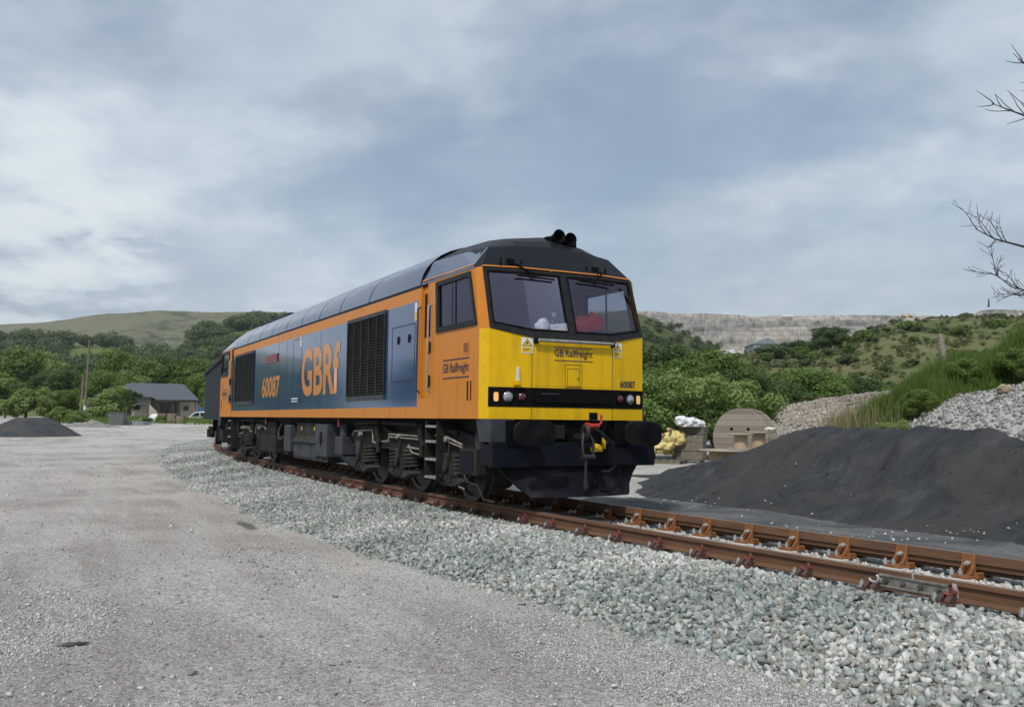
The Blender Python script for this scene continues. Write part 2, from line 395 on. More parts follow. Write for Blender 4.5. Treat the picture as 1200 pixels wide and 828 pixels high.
GV = np.stack([GX, GY, ground_z(GX, GY)], -1).reshape(-1, 3)
ii, jj = np.meshgrid(np.arange(nr), np.arange(na), indexing='ij'); j2 = (jj+1) % na
GF = np.stack([ii*na+jj, (ii+1)*na+jj, (ii+1)*na+j2, ii*na+j2], -1).reshape(-1, 4)
struct(link('ground', np_mesh('ground', GV, GF, YARD, smooth=True)))

def strip(name, xs, os_, zf, mat):                    # sheet that follows the track
    X, O = np.meshgrid(xs, os_, indexing='ij'); a = np.arctan(.006*(X+9.5))
    x = X - O*np.sin(a); y = yc(X) + O*np.cos(a); z = zf(O, x, y)
    V = np.stack([x, y, z], -1).reshape(-1, 3); nx, no = len(xs), len(os_)
    i, j = np.meshgrid(np.arange(nx-1), np.arange(no-1), indexing='ij')
    F = np.stack([i*no+j, (i+1)*no+j, (i+1)*no+j+1, i*no+j+1], -1).reshape(-1, 4)
    return link(name, np_mesh(name, V, F, mat, smooth=True))
STST = [(.0, (.075, .088, .088)), (.16, (.15, .178, .175)), (.30, (.24, .275, .268)), (.42, (.33, .30, .255)), (.5, (.27, .305, .30)), (.70, (.40, .42, .405)), (.85, (.55, .54, .515)), (1., (.68, .66, .63))]
BALL = M_stone('ballast_stone', STST, .36, pscale=.42)
PALE = M_stone('pale_stone', [(0., (.22, .22, .21)), (.3, (.40, .39, .37)), (.7, (.56, .545, .52)), (1., (.68, .66, .63))], .3)
YST = M_stone('yard_stone', [(0., (.11, .11, .115)), (.10, (.25, .245, .235)), (.40, (.40, .39, .375)), (.75, (.52, .51, .49)), (1., (.70, .69, .67))], .15)
BEDM = M_basic('ballast_fines', (.16, .165, .16), (.26, .26, .25), 14, .95, bmp=.6)
struct(strip('ballast_bed', np.arange(-78, 14, .35), np.linspace(-3.35, 2.2, 38), bed_z, BEDM))

def scatter(xs, os_, n, smin, smax, lift=.25, dens=None):
    x = rng.uniform(*xs, n); o = rng.uniform(*os_, n)
    if dens is not None:
        k = rng.random(n) < dens(x, o); x, o = x[k], o[k]
    a = np.arctan(.006*(x+9.5)); px = x-o*np.sin(a); py = yc(x)+o*np.cos(a)
    s = rng.uniform(smin, smax, len(x))*np.where(rng.random(len(x)) < .1, 1.35, 1)
    return np.stack([px, py, bed_z(o, px, py)+s*lift], 1), s
toe = lambda x, o: sst(-3.45, -3.0, np.where(o < -1.2, -1.2+(o+1.2)/toe_k(x), o) + .55*fbm(x*.55, x*0+3.3, 3) + .12*fbm(x*3, o*3, 2))*1.0
A = [scatter((-2.5, 10.5), (-3.5, -.83), 25000, .022, .057, dens=toe), scatter((-14, -2.5), (-3.5, -.83), 20000, .023, .057, dens=toe),
     scatter((-48, -14), (-3.5, -.83), 20000, .034, .062, dens=toe)]
o = stones('ballast', np.concatenate([a[0] for a in A]), np.concatenate([a[1] for a in A]), BALL)
stuff(o, 'grey-green and pale crushed stone ballast shoulder along the track', 'ballast')
A = [scatter((-3, 11), (-.64, .60), 9500, .020, .046), scatter((-30, -3), (-.64, .60), 9000, .026, .048), scatter((-1.5, 11), (.86, 1.75), 3600, .016, .036, dens=lambda x, o: .75*sst(1.75, 1.0, o+.5*fbm(x*1.1, o*0, 2)))]
o = stones('ballast_between_rails', np.concatenate([a[0] for a in A]), np.concatenate([a[1] for a in A]), PALE)
stuff(o, 'pale loose stones lying between and beyond the two rails', 'ballast')

# loose stones over the yard: drifts and scattered ones
def yard_pts(n, r0, r1, smin, smax, dens):
    d = r0*(r1/r0)**rng.random(n); u = rng.uniform(-180, 1150, n)
    dx = FW[None, :] + RT[None, :]*((u-600)/FPX)[:, None]
    x = CAM[0]+dx[:, 0]*d; y = CAM[1]+dx[:, 1]*d
    o = off(x, y); k = (o < -2.65) & (rng.random(n) < dens(x, y)); x, y, d = x[k], y[k], d[k]
    s = rng.uniform(smin, smax, len(x))**1
    s = s*np.where(rng.random(len(x)) < .05, 1.9, 1)
    return np.stack([x, y, ground_z(x, y)+s*.15], 1), s
dr = lambda x, y: .07 + .93*sst(.06, .40, fbm(x*.36+5, y*.75+2, 5))
A = [yard_pts(250000, 4.4, 10, .0045, .0165, dr), yard_pts(100000, 8, 22, .007, .020, dr), yard_pts(26000, 20, 75, .016, .042, dr), yard_pts(3200, 4.6, 34, .014, .036, lambda x, y: .5+0*x)]
o = stones('loose_gravel', np.concatenate([a[0] for a in A]), np.concatenate([a[1] for a in A]), YST, protos=PEB)
stuff(o, 'loose grey chippings scattered over the yard surface', 'gravel')

# ------------------------------------------------------------------ rails, sleepers
RP = [(-.035, 0, 1), (.035, 0, 0), (.036, -.036, 0), (.012, -.050, 0), (.0095, -.125, 0), (.070, -.146, 0), (.070, -.159, 0), (-.070, -.159, 0), (-.070, -.146, 0), (-.0095, -.125, 0), (-.012, -.050, 0), (-.036, -.036, 0)]
def rail(name, x0, x1, o0, label, cat, prof=RP, step=.5, dz=0, group=None):
    n = max(2, int(abs(x1-x0)/step)); xs = np.linspace(x0, x1, n); k = len(prof); mb = MB(); vs = []; fs = []; mi = []
    for x in xs:
        for (p, z, t) in prof: vs.append(onT(x, o0+p, z+dz))
    for i in range(n-1):
        for j in range(k): fs.append((i*k+j, (i+1)*k+j, (i+1)*k+(j+1) % k, i*k+(j+1) % k)); mi.append(1 if prof[j][2] else 0)
    mb.add(vs, fs); mb.m = mi; mb.add([vs[j] for j in range(k)], [tuple(range(k))]); mb.add(vs[-k:], [tuple(range(k))])
    o = mb.build(name, [RUST, RUSTTOP], smooth=25); return tag(o, label, cat, group)
NO, FO = -.7525, .7525
XJ = 5.66
rail('running_rail', -80, XJ-.004, NO, 'long rusty running rail nearest the camera, curving back under the locomotive', 'rail')
rail('running_rail', XJ+.004, 12, NO, 'short rusty rail nearest the camera, beyond the bolted joint towards the picture edge', 'rail')
rail('running_rail', -80, 12, FO, 'rusty far running rail tucked behind the taller check rail', 'rail')
CP = [(-.030, .028, 1), (.030, .028, 0), (.032, -.055, 0), (.010, -.075, 0), (.010, -.11, 0), (-.010, -.11, 0), (-.012, -.070, 0), (-.032, -.055, 0)]
rail('check_rail', -80, 12, FO-.116, 'brown check rail standing above the far rail, held by orange brackets', 'rail', CP)
# bolted joint
jt = thing('fishplate', 'grey bolted fishplate joining two lengths of the near rusty rail', 'fishplate', onT(XJ, NO-.04, -.1))
mb = MB(); a = tang(XJ)
def T(x, o0, z): return onT(XJ, o0, z) + Vector((math.cos(a), math.sin(a), 0))*x
for (o0, o1, z0, z1) in ((-.052, -.012, -.055, -.035), (-.040, -.012, -.118, -.055), (-.075, -.012, -.140, -.118)):
    mb.prism([T(-.31, NO+o0, z0), T(-.31, NO+o1, z0), T(-.31, NO+o1, z1), T(-.31, NO+o0, z1)], T(.31, 0, 0)-T(-.31, 0, 0))
mb.build('plate', M_basic('joint_grey', (.30, .285, .255), (.15, .14, .12), 14, .5, .35, bmp=.2), jt, bevel=.004)
for x in (-.235, -.08, .08, .235):
    mb = MB(); p = T(x, NO-.040, -.086); q = T(x, NO-.072, -.086); mb.cyl(p, q, .021, n=6); mb.cyl(q, T(x, NO-.09, -.086), .011, n=10); mb.build('bolt', M_basic('dull_bolt', (.16, .15, .14), (.09, .085, .08), 20, .5, .4), jt)
mb = MB(); mb.prism([T(.345, NO-.045, -.135), T(.345, NO-.012, -.135), T(.345, NO-.012, -.02), T(.345, NO-.040, -.02)], T(.38, 0, 0)-T(.345, 0, 0)); mb.build('end_post', CONC, jt)
mb = MB(); mb.prism([T(-.008, NO-.036, -.05), T(-.008, NO+.036, -.05), T(-.008, NO+.036, .002), T(-.008, NO-.036, .002)], T(.008, 0, 0)-T(-.008, 0, 0)); mb.build('insulation', M_basic('end_insulation', (.42, .40, .36)), jt)

def sleeper_proto():
    r = thing('sleeper', '', 'sleeper', (0, 0, 0), 'concrete sleepers under the rails')
    mb = MB(); mb.prism([(-.13, -1.25, -.40), (.13, -1.25, -.40), (.105, -1.25, -.185), (-.105, -1.25, -.185)], (0, 2.5, 0)); mb.build('concrete_beam', CONC, r, bevel=.012)
    # near-side chair with sprung clips
    mb = MB(); mb.box(-.085, .085, NO-.175, NO+.175, -.183, -.160)
    mb.prism([(-.06, NO-.165, -.16), (-.06, NO-.075, -.16), (-.06, NO-.072, -.105), (-.06, NO-.11, -.10), (-.06, NO-.165, -.135)], (.045, 0, 0)); mb.prism([(.015, NO-.165, -.16), (.015, NO-.075, -.16), (.015, NO-.072, -.105), (.015, NO-.11, -.10), (.015, NO-.165, -.135)], (.045, 0, 0))
    mb.box(-.07, .07, NO+.078, NO+.16, -.16, -.12)
    ch = mb.build('rail_chair', CHAIR, r, bevel=.004)
    for dx in (0.0,):
        pth = []
        for i in range(15):
            t = PI+.15+i/14*1.25*PI
            pth.append((.02+.045*math.cos(t), NO-.108, -.088+.034*math.sin(t)+.02))
        mb = MB(); mb.tube(pth, .0105, 6); mb.tube([(x, NO-.075, z-.012) for x, y, z in pth[2:13]], .0105, 6); mb.build('clip', CLIPR, ch, smooth=50)
    mb = MB(); mb.cyl((-.085, NO-.125, -.16), (-.085, NO-.125, -.115), .024, n=6); mb.cyl((-.085, NO-.125, -.115), (-.085, NO-.125, -.095), .013, n=8); mb.build('bolt', GALV, ch)
    # far-side bracket that carries the check rail
    mb = MB(); c = FO-.116
    mb.box(-.085, .085, c-.21, c+.30, -.183, -.160); mb.box(-.062, .062, c-.050, c-.032, -.16, .024)
    for sx in (-.062, .046):
        pts = [(sx, c-.045, .022)] + [(sx, c-.05-.16*(1-math.cos(t*PI/2))*.8, .022-.17*math.sin(t*PI/2)) for t in (.3, .5, .65, .8, .92, 1)] + [(sx, c-.18, -.16), (sx, c-.045, -.16)]
        mb.prism(pts, (.016, 0, 0))
    mb.box(.086, .13, c-.12, c-.02, -.183, -.13)
    bk = mb.build('check_rail_bracket', ORUST, r, bevel=.004)
    mb = MB(); mb.cyl((0, c-.05, -.055), (0, c-.085, -.055), .023, n=6); mb.cyl((0, c-.085, -.055), (0, c-.12, -.055), .012, n=8); mb.build('bolt', GALV, bk)
    for px, py in ((-.035, c-.13), (-.085, c-.19)):
        mb = MB(); mb.cyl((px, py, -.16), (px, py, -.12), .022, n=6); mb.cyl((px, py, -.12), (px, py, -.10), .012, n=8); mb.build('bolt', GALV, bk)
    return r
def ordw(n):
    w = 'first second third fourth fifth sixth seventh eighth ninth tenth eleventh twelfth thirteenth fourteenth fifteenth sixteenth seventeenth eighteenth nineteenth twentieth'.split()
    return w[n-1] if n <= 20 else ('twenty-'+w[n-21] if n < 30 else 'thirtieth' if n == 30 else 'thirty-'+w[n-31] if n < 40 else 'fortieth' if n == 40 else 'forty-'+w[n-41])
sp = sleeper_proto(); first = True
for k in range(-45, 12):
    x = .55 + .68*k + rng.uniform(-.02, .02)
    o = sp if first else copy_tree(sp); first = False
    o.location = onT(x, 0, 0); o.rotation_euler = (0, 0, tang(x)+rng.uniform(-.012, .012))
    if k == 7:                                       # the one unpainted clip, next to the bolted joint
        for h_ in o.children:
            for g_ in h_.children:
                if g_.name.startswith('clip'): g_.data = g_.data.copy(); g_.data.materials[0] = GALV; g_['label'] = 'bright unpainted clip'
    if k >= 0: o['label'] = f"concrete sleeper with orange bracket, {ordw(k+1)} in the open track ahead of the locomotive's front"
    else: o['label'] = f"half buried concrete sleeper, {ordw(-k)} back under the train from the yellow front"
# ------------------------------------------------------------------ lettering
def text(name, s, mat, parent, o, xd, ud, w, h, bold=0, lift=.004, gap=1.0):
    cu = bpy.data.curves.new(name, 'FONT'); cu.body = s; cu.offset = bold; cu.space_character = gap; cu.resolution_u = 5
    t = bpy.data.objects.new(name, cu); COL.objects.link(t)
    me = bpy.data.meshes.new_from_object(t.evaluated_get(bpy.context.evaluated_depsgraph_get())); bpy.data.objects.remove(t)
    c = np.array([v.co[:] for v in me.vertices]); mn = c.min(0); mx = c.max(0)
    xd = np.array(xd, float); ud = np.array(ud, float); nd = np.cross(xd, ud)
    q = np.array(o, float) + ((c[:, :1]-mn[0])/(mx[0]-mn[0])*w)*xd + ((c[:, 1:2]-mn[1])/(mx[1]-mn[1])*h)*ud + nd*lift
    me.vertices.foreach_set('co', q.ravel()); me.materials.clear(); me.materials.append(mat); me.update(); me.name = name
    return link(name, me, parent)

# ------------------------------------------------------------------ locomotive
AX1, BD = 1.637, 13.05; LL = 2*AX1 + BD + 4.13; ZB, ZC, HW = 1.24, 3.34, 1.32
LOCO = thing('diesel_locomotive', 'big orange and dark blue diesel locomotive with a yellow front, standing on the curve', 'locomotive', (-LL/2, 0, 0))
SEC = [(1.32, ZC)]+[(y_, 3.40+.67*(1-(y_/1.302)**2.6)**.625) for y_ in (1.30, 1.27, 1.20, 1.10, .97, .80, .60, .40, .20, 0)]
SECF = [(-y, z) for y, z in SEC[:-1]]; SECA = SECF + SEC[::-1]          # near side .. far side

def main_body():
    xa, xb = -2.45, -LL+2.45
    mb = MB()
    for s in (-1, 1):
        for z0, z1, mi in ((ZB, 1.42, 1), (1.42, 3.11, 0), (3.11, 3.305, 1), (3.305, ZC, 2)):
            if mi == 0:
                mb.quad((-2.57, s*HW, z0), (xb-.12, s*HW, z0), (xb-.12, s*HW, z1), (-2.57, s*HW, z1), 0)
                for q0, q1 in ((xa, -2.57), (xb, xb-.12)): mb.quad((q0, s*HW, z0), (q1, s*HW, z0), (q1, s*HW, z1), (q0, s*HW, z1), 1)
            else: mb.quad((xa, s*HW, z0), (xb, s*HW, z0), (xb, s*HW, z1), (xa, s*HW, z1), mi)
    mb.quad((xa, -HW, ZB), (xb, -HW, ZB), (xb, HW, ZB), (xa, HW, ZB), 2)
    mb.build('body_shell', [BLUE, ORANGE, CAPP], LOCO, recalc=False)
    # underframe beams
    mb = MB(); mb.box(-.25, -LL+.25, -.95, .95, .98, ZB-.004); mb.box(-7.1, -LL+7.1, -.85, .85, .55, .98); mb.build('underframe', GRIME, LOCO)
    # roof in panels with open seams
    sx = [-2.50, -5.05, -6.9, -8.4, -9.9, -11.4, -12.9, -14.4, -16.0, -LL+2.50]
    for i in range(len(sx)-1):
        x0, x1 = sx[i]-.022, sx[i+1]+.022; mb = MB()
        top = [(y*(1.0), z+.012) for y, z in SECA]
        vs = [(x0, y, z) for y, z in top]+[(x1, y, z) for y, z in top]; k = len(top)
        mb.add(vs, [(j, j+1, k+j+1, k+j) for j in range(k-1)]); mb.build('roof_panel', ROOFP, LOCO, smooth=40, recalc=False)
    mb = MB(); vs = [(xa, y, z-.03) for y, z in SECA]+[(xb, y, z-.03) for y, z in SECA]; k = len(SECA)
    mb.add(vs, [(j, j+1, k+j+1, k+j) for j in range(k-1)]); mb.build('roof_lining', BLACK, LOCO, recalc=False)
    # raised dark cooler and exhaust hatches along the ridge
    for x0, x1, hw, h in ((-5.3, -9.6, .60, .03), (-13.6, -17.2, .70, .045)):
        mb = MB(); mb.prism([(x0, -hw, 3.92), (x0-.12, -hw, 4.03+h), (x1+.12, -hw, 4.03+h), (x1, -hw, 3.92)], (0, 2*hw, 0))
        g = mb.build('roof_hatch', CAPP, LOCO, bevel=.012)
        mb = MB()
        nn = int((x0-x1)/.16)
        for i in range(nn): mb.box(x0-.2-i*.15, x0-.24-i*.15, -hw+.06, hw-.06, 4.03+h, 4.048+h)
        mb.build('vent_bars', BLACK, g)
    # seam strips on the side, doors, stickers
    def strip_rect(name, x0, x1, z0, z1, w=.012, mat=DARKF):
        mb = MB(); y0, y1 = -HW-.003, -HW+.001
        mb.box(x0, x0+w, y0, y1, z0, z1); mb.box(x1-w, x1, y0, y1, z0, z1); mb.box(x0+w, x1-w, y0, y1, z1-w, z1); mb.box(x0+w, x1-w, y0, y1, z0, z0+w)
        return mb.build(name, mat, LOCO)
    d = strip_rect('access_door', -3.76, -2.70, 1.84, 2.77, .014)
    for x in (-3.45, -2.95):
        mb = MB(); mb.box(x-.055, x+.055, -HW-.006, -HW, 2.47, 2.60); mb.box(x-.02, x+.055, -HW-.02, -HW-.006, 2.53, 2.56); mb.build('latch', BLACK, d)
    d = strip_rect('access_door', -10.58, -9.79, 1.60, 3.06, .012)
    mb = MB(); mb.box(-9.92, -9.82, -HW-.006, -HW, 2.86, 3.08); mb.build('notice', WHITE, LOCO)
    mb = MB(); mb.box(-10.62, -10.05, -HW-.006, -HW, 1.66, 1.69); mb.box(-10.62, -10.05, -HW-.006, -HW, 1.60, 1.625); mb.build('notice', WHITE, LOCO)
    mb = MB(); mb.box(-2.72, -2.62, -HW-.006, -HW, 2.80, 3.09, 0); mb.box(-2.71, -2.63, -HW-.009, -HW-.006, 2.82, 2.93, 1); mb.build('warning_notice', [WHITE, YSIGN], LOCO)
    for x in (-8.2, -11.2, -12.0): 
        mb = MB(); mb.box(x, x+.010, -HW-.002, -HW+.001, 1.43, 3.10); mb.build('panel_seam', DARKF, LOCO)
    # louvred side grilles
    for x0, x1, z0, z1 in ((-6.24, -4.06, 1.56, 3.12), (-17.50, -14.93, 1.60, 3.10)):
        mb = MB(); y0, y1 = -HW-.035, -HW; f = .07
        mb.box(x0, x1, y0, y1, z1-f, z1, 1); mb.box(x0, x1, y0, y1, z0, z0+f*1.2, 1); mb.box(x0, x0+f*.6, y0, y1, z0+f*1.2, z1-f, 0); mb.box(x1-f*.6, x1, y0, y1, z0+f*1.2, z1-f, 0)
        mb.box(x0+f*.6, x1-f*.6, -HW-.004, -HW-.002, z0+f, z1-f, 2)
        g = mb.build('side_grille', [DARKF, STEELG, BLACK], LOCO, bevel=.004)
        mb = MB(); nn = 27; a0, a1 = z0+f*1.2+.01, z1-f-.01
        for i in range(nn):
            z = a0+(a1-a0)*(i+.5)/nn
            mb.quad((x0+.05, -HW-.028, z-.012), (x1-.05, -HW-.028, z-.012), (x1-.05, -HW-.006, z+.016), (x0+.05, -HW-.006, z+.016), 0)
        mb.build('louvre_slats', GRIME, g, recalc=False)
        mb = MB()
        for i in range(1, 5):
            x = x0+(x1-x0)*i/5; mb.box(x-.018, x+.018, -HW-.036, -HW-.030, z0+f*1.25, z1-f*1.05)
        mb.build('stiffener', GRIME2, g)
    # lettering
    text('lettering', 'GBRf', LETO, LOCO, (-9.72, -HW-.001, 1.71), (1, 0, 0), (0, 0, 1), 2.95, 1.07, .028)
    text('lettering', '60087', LETO, LOCO, (-13.82, -HW-.001, 1.745), (1, 0, 0), (0, 0, 1), 1.98, .55, .028)
    mb = MB(); mb.box(-13.36, -12.12, -HW-.03, -HW, 2.64, 2.85); np_ = mb.build('nameplate', NAMEP, LOCO, bevel=.005)
    mb = MB(); 
    for z in (2.655, 2.83): mb.box(-13.34, -12.14, -HW-.034, -HW-.030, z, z+.008)
    mb.build('plate_border', SILVER, np_)
main_body()

def cab(front):
    X = (lambda x: x) if front else (lambda x: -LL-x)
    mb = MB()
    def q(a, b, c, d, mi): mb.quad(*[(X(p[0]), p[1], p[2]) for p in (a, b, c, d)], mi)
    TS, TCN, TSE, TCE = (-.45, 1.32, 3.34), (-.40, 1.24, 3.36), (-.33, .65, 3.37), (-.325, 0, 3.37)
    for s in (-1, 1):
        f = lambda p: (p[0], p[1]*s, p[2])
        q(f((-.30, HW, ZB)), f((-2.06, HW, ZB)), f((-2.06, HW, 2.47)), f((-.30, HW, 2.47)), 0)
        O = [(-2.06, HW, 2.47), (-.30, HW, 2.47), TS, (-2.06, HW, ZC)]; H = [(-1.80, HW, 2.53), (-.36, HW, 2.53), (-.60, HW, 3.31), (-1.84, HW, 3.31)]
        for i in range(4): q(f(O[i]), f(O[(i+1) % 4]), f(H[(i+1) % 4]), f(H[i]), 0)
        q(f((-.30, HW, ZB)), f((-.10, 1.26, ZB)), f((-.10, 1.26, 2.47)), f((-.30, HW, 2.47)), 1)          # chamfer
        q(f((-.30, HW, 2.47)), f((-.10, 1.26, 2.47)), f(TCN), f(TS), 0)                                     # corner pillar
        q(f((-.10, 1.26, ZB)), f((0, .66, ZB)), f((0, .66, 2.36)), f((-.10, 1.26, 2.47)), 1)
        # recess surround and door jambs
        q(f((-2.06, HW, ZB)), f((-2.45, HW, ZB)), f((-2.45, HW, 1.55)), f((-2.06, HW, 1.55)), 0)
        q(f((-2.06, HW, 1.55)), f((-2.45, HW, 1.55)), f((-2.45, 1.275, 1.55)), f((-2.06, 1.275, 1.55)), 2)
        q(f((-2.06, HW, 1.55)), f((-2.06, HW, ZC)), f((-2.06, 1.275, ZC)), f((-2.06, 1.275, 1.55)), 0)
        q(f((-2.45, HW, 1.24)), f((-2.45, HW, ZC)), f((-2.45, 1.275, ZC)), f((-2.45, 1.275, 1.24)), 0)
        q(f((-2.06, HW, ZC)), f((-2.45, HW, ZC)), f((-2.45, 1.275, ZC-.04)), f((-2.06, 1.275, ZC-.04)), 2)
        q(f((-2.06, HW+.001, 3.0)), f((-2.17, HW+.001, 3.0)), f((-2.17, HW+.001, ZC)), f((-2.06, HW+.001, ZC)), 0)
    q((0, -.66, ZB), (0, .66, ZB), (0, .66, 2.36), (0, -.66, 2.36), 1)
    q((0, -1.2, ZB), (0, 1.2, ZB), (-2.45, HW, ZB), (-2.45, -HW, ZB), 2)
    mb.build('cab_shell', [ORANGE, YELLOW, CAPP], LOCO, recalc=False)
    # roof: cap over the windscreen, dome behind it
    mb = MB()
    R0 = [(-.45, -1.32, 3.34), (-.40, -1.24, 3.36), (-.33, -.65, 3.37), (-.325, 0, 3.37), (-.33, .65, 3.37), (-.40, 1.24, 3.36), (-.45, 1.32, 3.34)]
    R1 = [(-.53, -1.30, 3.385), (-.66, -1.02, 3.69), (-.62, -.60, 3.745), (-.61, 0, 3.77), (-.62, .60, 3.745), (-.66, 1.02, 3.69), (-.53, 1.30, 3.385)]
    R1b = [(-.70, -1.30, 3.385), (-.80, -1.025, 3.705), (-.76, -.61, 3.832), (-.74, 0, 3.885), (-.76, .61, 3.832), (-.80, 1.025, 3.705), (-.70, 1.30, 3.385)]
    R2 = [(-.95, -1.30, 3.385), (-1.0, -1.035, 3.715), (-.97, -.62, 3.905), (-.95, 0, 3.985), (-.97, .62, 3.905), (-1.0, 1.035, 3.715), (-.95, 1.30, 3.385)]
    R3 = [(-1.5, -1.30, 3.385), (-1.5, -1.05, 3.725), (-1.5, -.62, 3.965), (-1.5, 0, 4.055), (-1.5, .62, 3.965), (-1.5, 1.05, 3.725), (-1.5, 1.30, 3.385)]
    R4 = [(-2.46, -1.30, 3.40), (-2.46, -1.11, 3.74), (-2.46, -.66, 3.99), (-2.46, 0, 4.075), (-2.46, .66, 3.99), (-2.46, 1.11, 3.74), (-2.46, 1.30, 3.40)]
    loops = [R0, R1, R1b, R2, R3, R4]
    for a, b in zip(loops[:-1], loops[1:]):
        for j in range(6): q(a[j], a[j+1], b[j+1], b[j], 0)
    for s in (-1, 1):
        f = lambda p: (p[0], p[1]*s, p[2])
        q(f((-.45, 1.32, 3.34)), f((-.53, 1.30, 3.385)), f((-2.46, 1.30, 3.385)), f((-2.46, 1.32, 3.34)), 0)
    mb.build('cab_roof', [CAPP], LOCO, smooth=34, recalc=False)
    for s in (-1, 1):                                   # blue side facets of the roof
        mb = MB(); f = lambda p: (p[0], p[1]*s, p[2])
        e = .004
        q(f((-.545, 1.30+e, 3.387)), f((-.67, 1.02+e, 3.69)), f((-1.5, 1.05+e, 3.727)), f((-1.5, 1.30+e, 3.387)), 0); q(f((-1.5, 1.30+e, 3.387)), f((-1.5, 1.05+e, 3.727)), f((-2.46, 1.11+e, 3.743)), f((-2.46, 1.30+e, 3.402)), 0)
        q(f((-.47, 1.322+e, 3.345)), f((-.545, 1.30+e, 3.387)), f((-2.46, 1.30+e, 3.387)), f((-2.46, 1.322+e, 3.345)), 0)
        mb.build('roof_side_panel', ROOFP, LOCO, recalc=False)
    mb = MB()                                           # thin orange line round the cab roof
    for j in range(1, 5):
        a, b = R0[j], R0[j+1]; g = lambda p, dz: (p[0]+.005-.9*dz, p[1], p[2]+dz)
        q(g(a, .004), g(b, .004), g(b, .022), g(a, .022), 0)
    for s in (-1, 1): q((-.56, s*1.310, 3.395), (-.565, s*1.296, 3.415), (-2.45, s*1.302, 3.415), (-2.45, s*1.314, 3.395), 0)
    mb.build('orange_line', ORANGE, LOCO, recalc=False)
    # windscreens
    for s in (-1, 1):
        f = lambda p: (X(p[0]), p[1]*s, p[2])
        # band split at the seam: bilinear patch from bottom edge to top edge
        bot = [(.012, .0, 2.36), (.012, .66, 2.36), (-.098, 1.262, 2.47)]; top = [(-.318, .0, 3.368), (-.322, .65, 3.368), (-.392, 1.242, 3.36)]
        def lin(a, t):                                  # t 0..1 along centre -> corner
            t2 = t*1.26
            if t2 <= .66: k = t2/.66; A_, B_ = a[0], a[1]
            else: k = (t2-.66)/.6; A_, B_ = a[1], a[2]
            return np.array(A_)*(1-k)+np.array(B_)*k
        def pt(t, w, out=0):
            p = lin(bot, t)*(1-w)+lin(top, t)*w; return (p[0]+out, p[1], p[2])
        cuts = [0, .055, .524, .945, 1.0]
        mb = MB()
        def ring(t0, t1, w0, w1, out, mi):
            ts = [t0]+[c for c in (.524,) if t0 < c < t1]+[t1]
            for a, b in zip(ts[:-1], ts[1:]): mb.quad(f(pt(a, w0, out)), f(pt(b, w0, out)), f(pt(b, w1, out)), f(pt(a, w1, out)), mi)
        ring(0, 1, 0, .115, .004, 0); ring(0, 1, .93, .985, .004, 0); ring(0, .055, .115, .93, .004, 0); ring(.945, 1.0, .115, .93, .004, 0)
        # gasket lip
        ring(.045, .955, .10, .125, .012, 1); ring(.045, .955, .92, .945, .012, 1); ring(.045, .062, .125, .92, .012, 1); ring(.938, .955, .125, .92, .012, 1)
        mb.build('windscreen_frame', [DARKF, BLACK], LOCO, recalc=False)
        mb = MB(); ring(.055, .945, .115, .93, -.01, 0); mb.build('windscreen', GLASS, LOCO, recalc=False)
        # side windows
        H = [(-1.80, HW, 2.53), (-.36, HW, 2.53), (-.60, HW, 3.31), (-1.84, HW, 3.31)]
        I = [(-1.70, HW, 2.61), (-.44, HW, 2.61), (-.64, HW, 3.24), (-1.74, HW, 3.24)]
        mb = MB()
        for i in range(4):
            for o0, o1 in ((.022, .022), ):
                a, b, c, d = [f((p[0], p[1]+.022, p[2])) for p in (H[i], H[(i+1) % 4], I[(i+1) % 4], I[i])]; mb.quad(a, b, c, d)
            mb.quad(f(H[i]), f(H[(i+1) % 4]), f((H[(i+1) % 4][0], HW+.022, H[(i+1) % 4][2])), f((H[i][0], HW+.022, H[i][2])))
            mb.quad(f((I[i][0], HW-.03, I[i][2])), f((I[(i+1) % 4][0], HW-.03, I[(i+1) % 4][2])), f((I[(i+1) % 4][0], HW+.022, I[(i+1) % 4][2])), f((I[i][0], HW+.022, I[i][2])))
        mb.quad(f((-1.20, HW+.018, 2.60)), f((-1.15, HW+.018, 2.60)), f((-1.17, HW+.018, 3.25)), f((-1.22, HW+.018, 3.25)))
        wf = mb.build('side_window', DARKF, LOCO, recalc=False)
        mb = MB(); mb.quad(*[f((p[0], HW-.01, p[2])) for p in I]); mb.build('pane', GLASS2, wf, recalc=False)
        # cab door in its recess
        mb = MB(); y = 1.277
        O = [(-2.45, y, 1.55), (-2.06, y, 1.55), (-2.06, y, 3.32), (-2.45, y, 3.32)]
        W = [(-2.41, y, 2.50), (-2.12, y, 2.50), (-2.12, y, 3.20), (-2.41, y, 3.20)]
        for i in range(4): mb.quad(*[f(p) for p in (O[i], O[(i+1) % 4], W[(i+1) % 4], W[i])])
        dr_ = mb.build('cab_door', ORANGE, LOCO, recalc=False)
        mb = MB(); mb.quad(*[f((p[0], y-.004, p[2])) for p in W]); mb.build('pane', GLASS2, dr_, recalc=False)
        for xx in (-2.47, -2.035):
            mb = MB(); mb.tube([f((xx, HW-.01, 3.0)), f((xx, HW+.05, 2.97)), f((xx, HW+.055, 1.68)), f((xx, HW-.005, 1.64))], .017, 8); mb.build('handrail', SILVER if xx > -2.2 else STEELG, LOCO, smooth=40)
        for zz in (2.34, 1.82):
            mb = MB(); mb.prism([f((-2.12, HW+.004, zz+.1)), f((-2.03, HW+.004, zz+.06)), f((-2.03, HW+.004, zz-.06)), f((-2.08, HW+.004, zz-.12))], (0, .03*s, 0)); mb.build('door_handle', GRIME, LOCO)
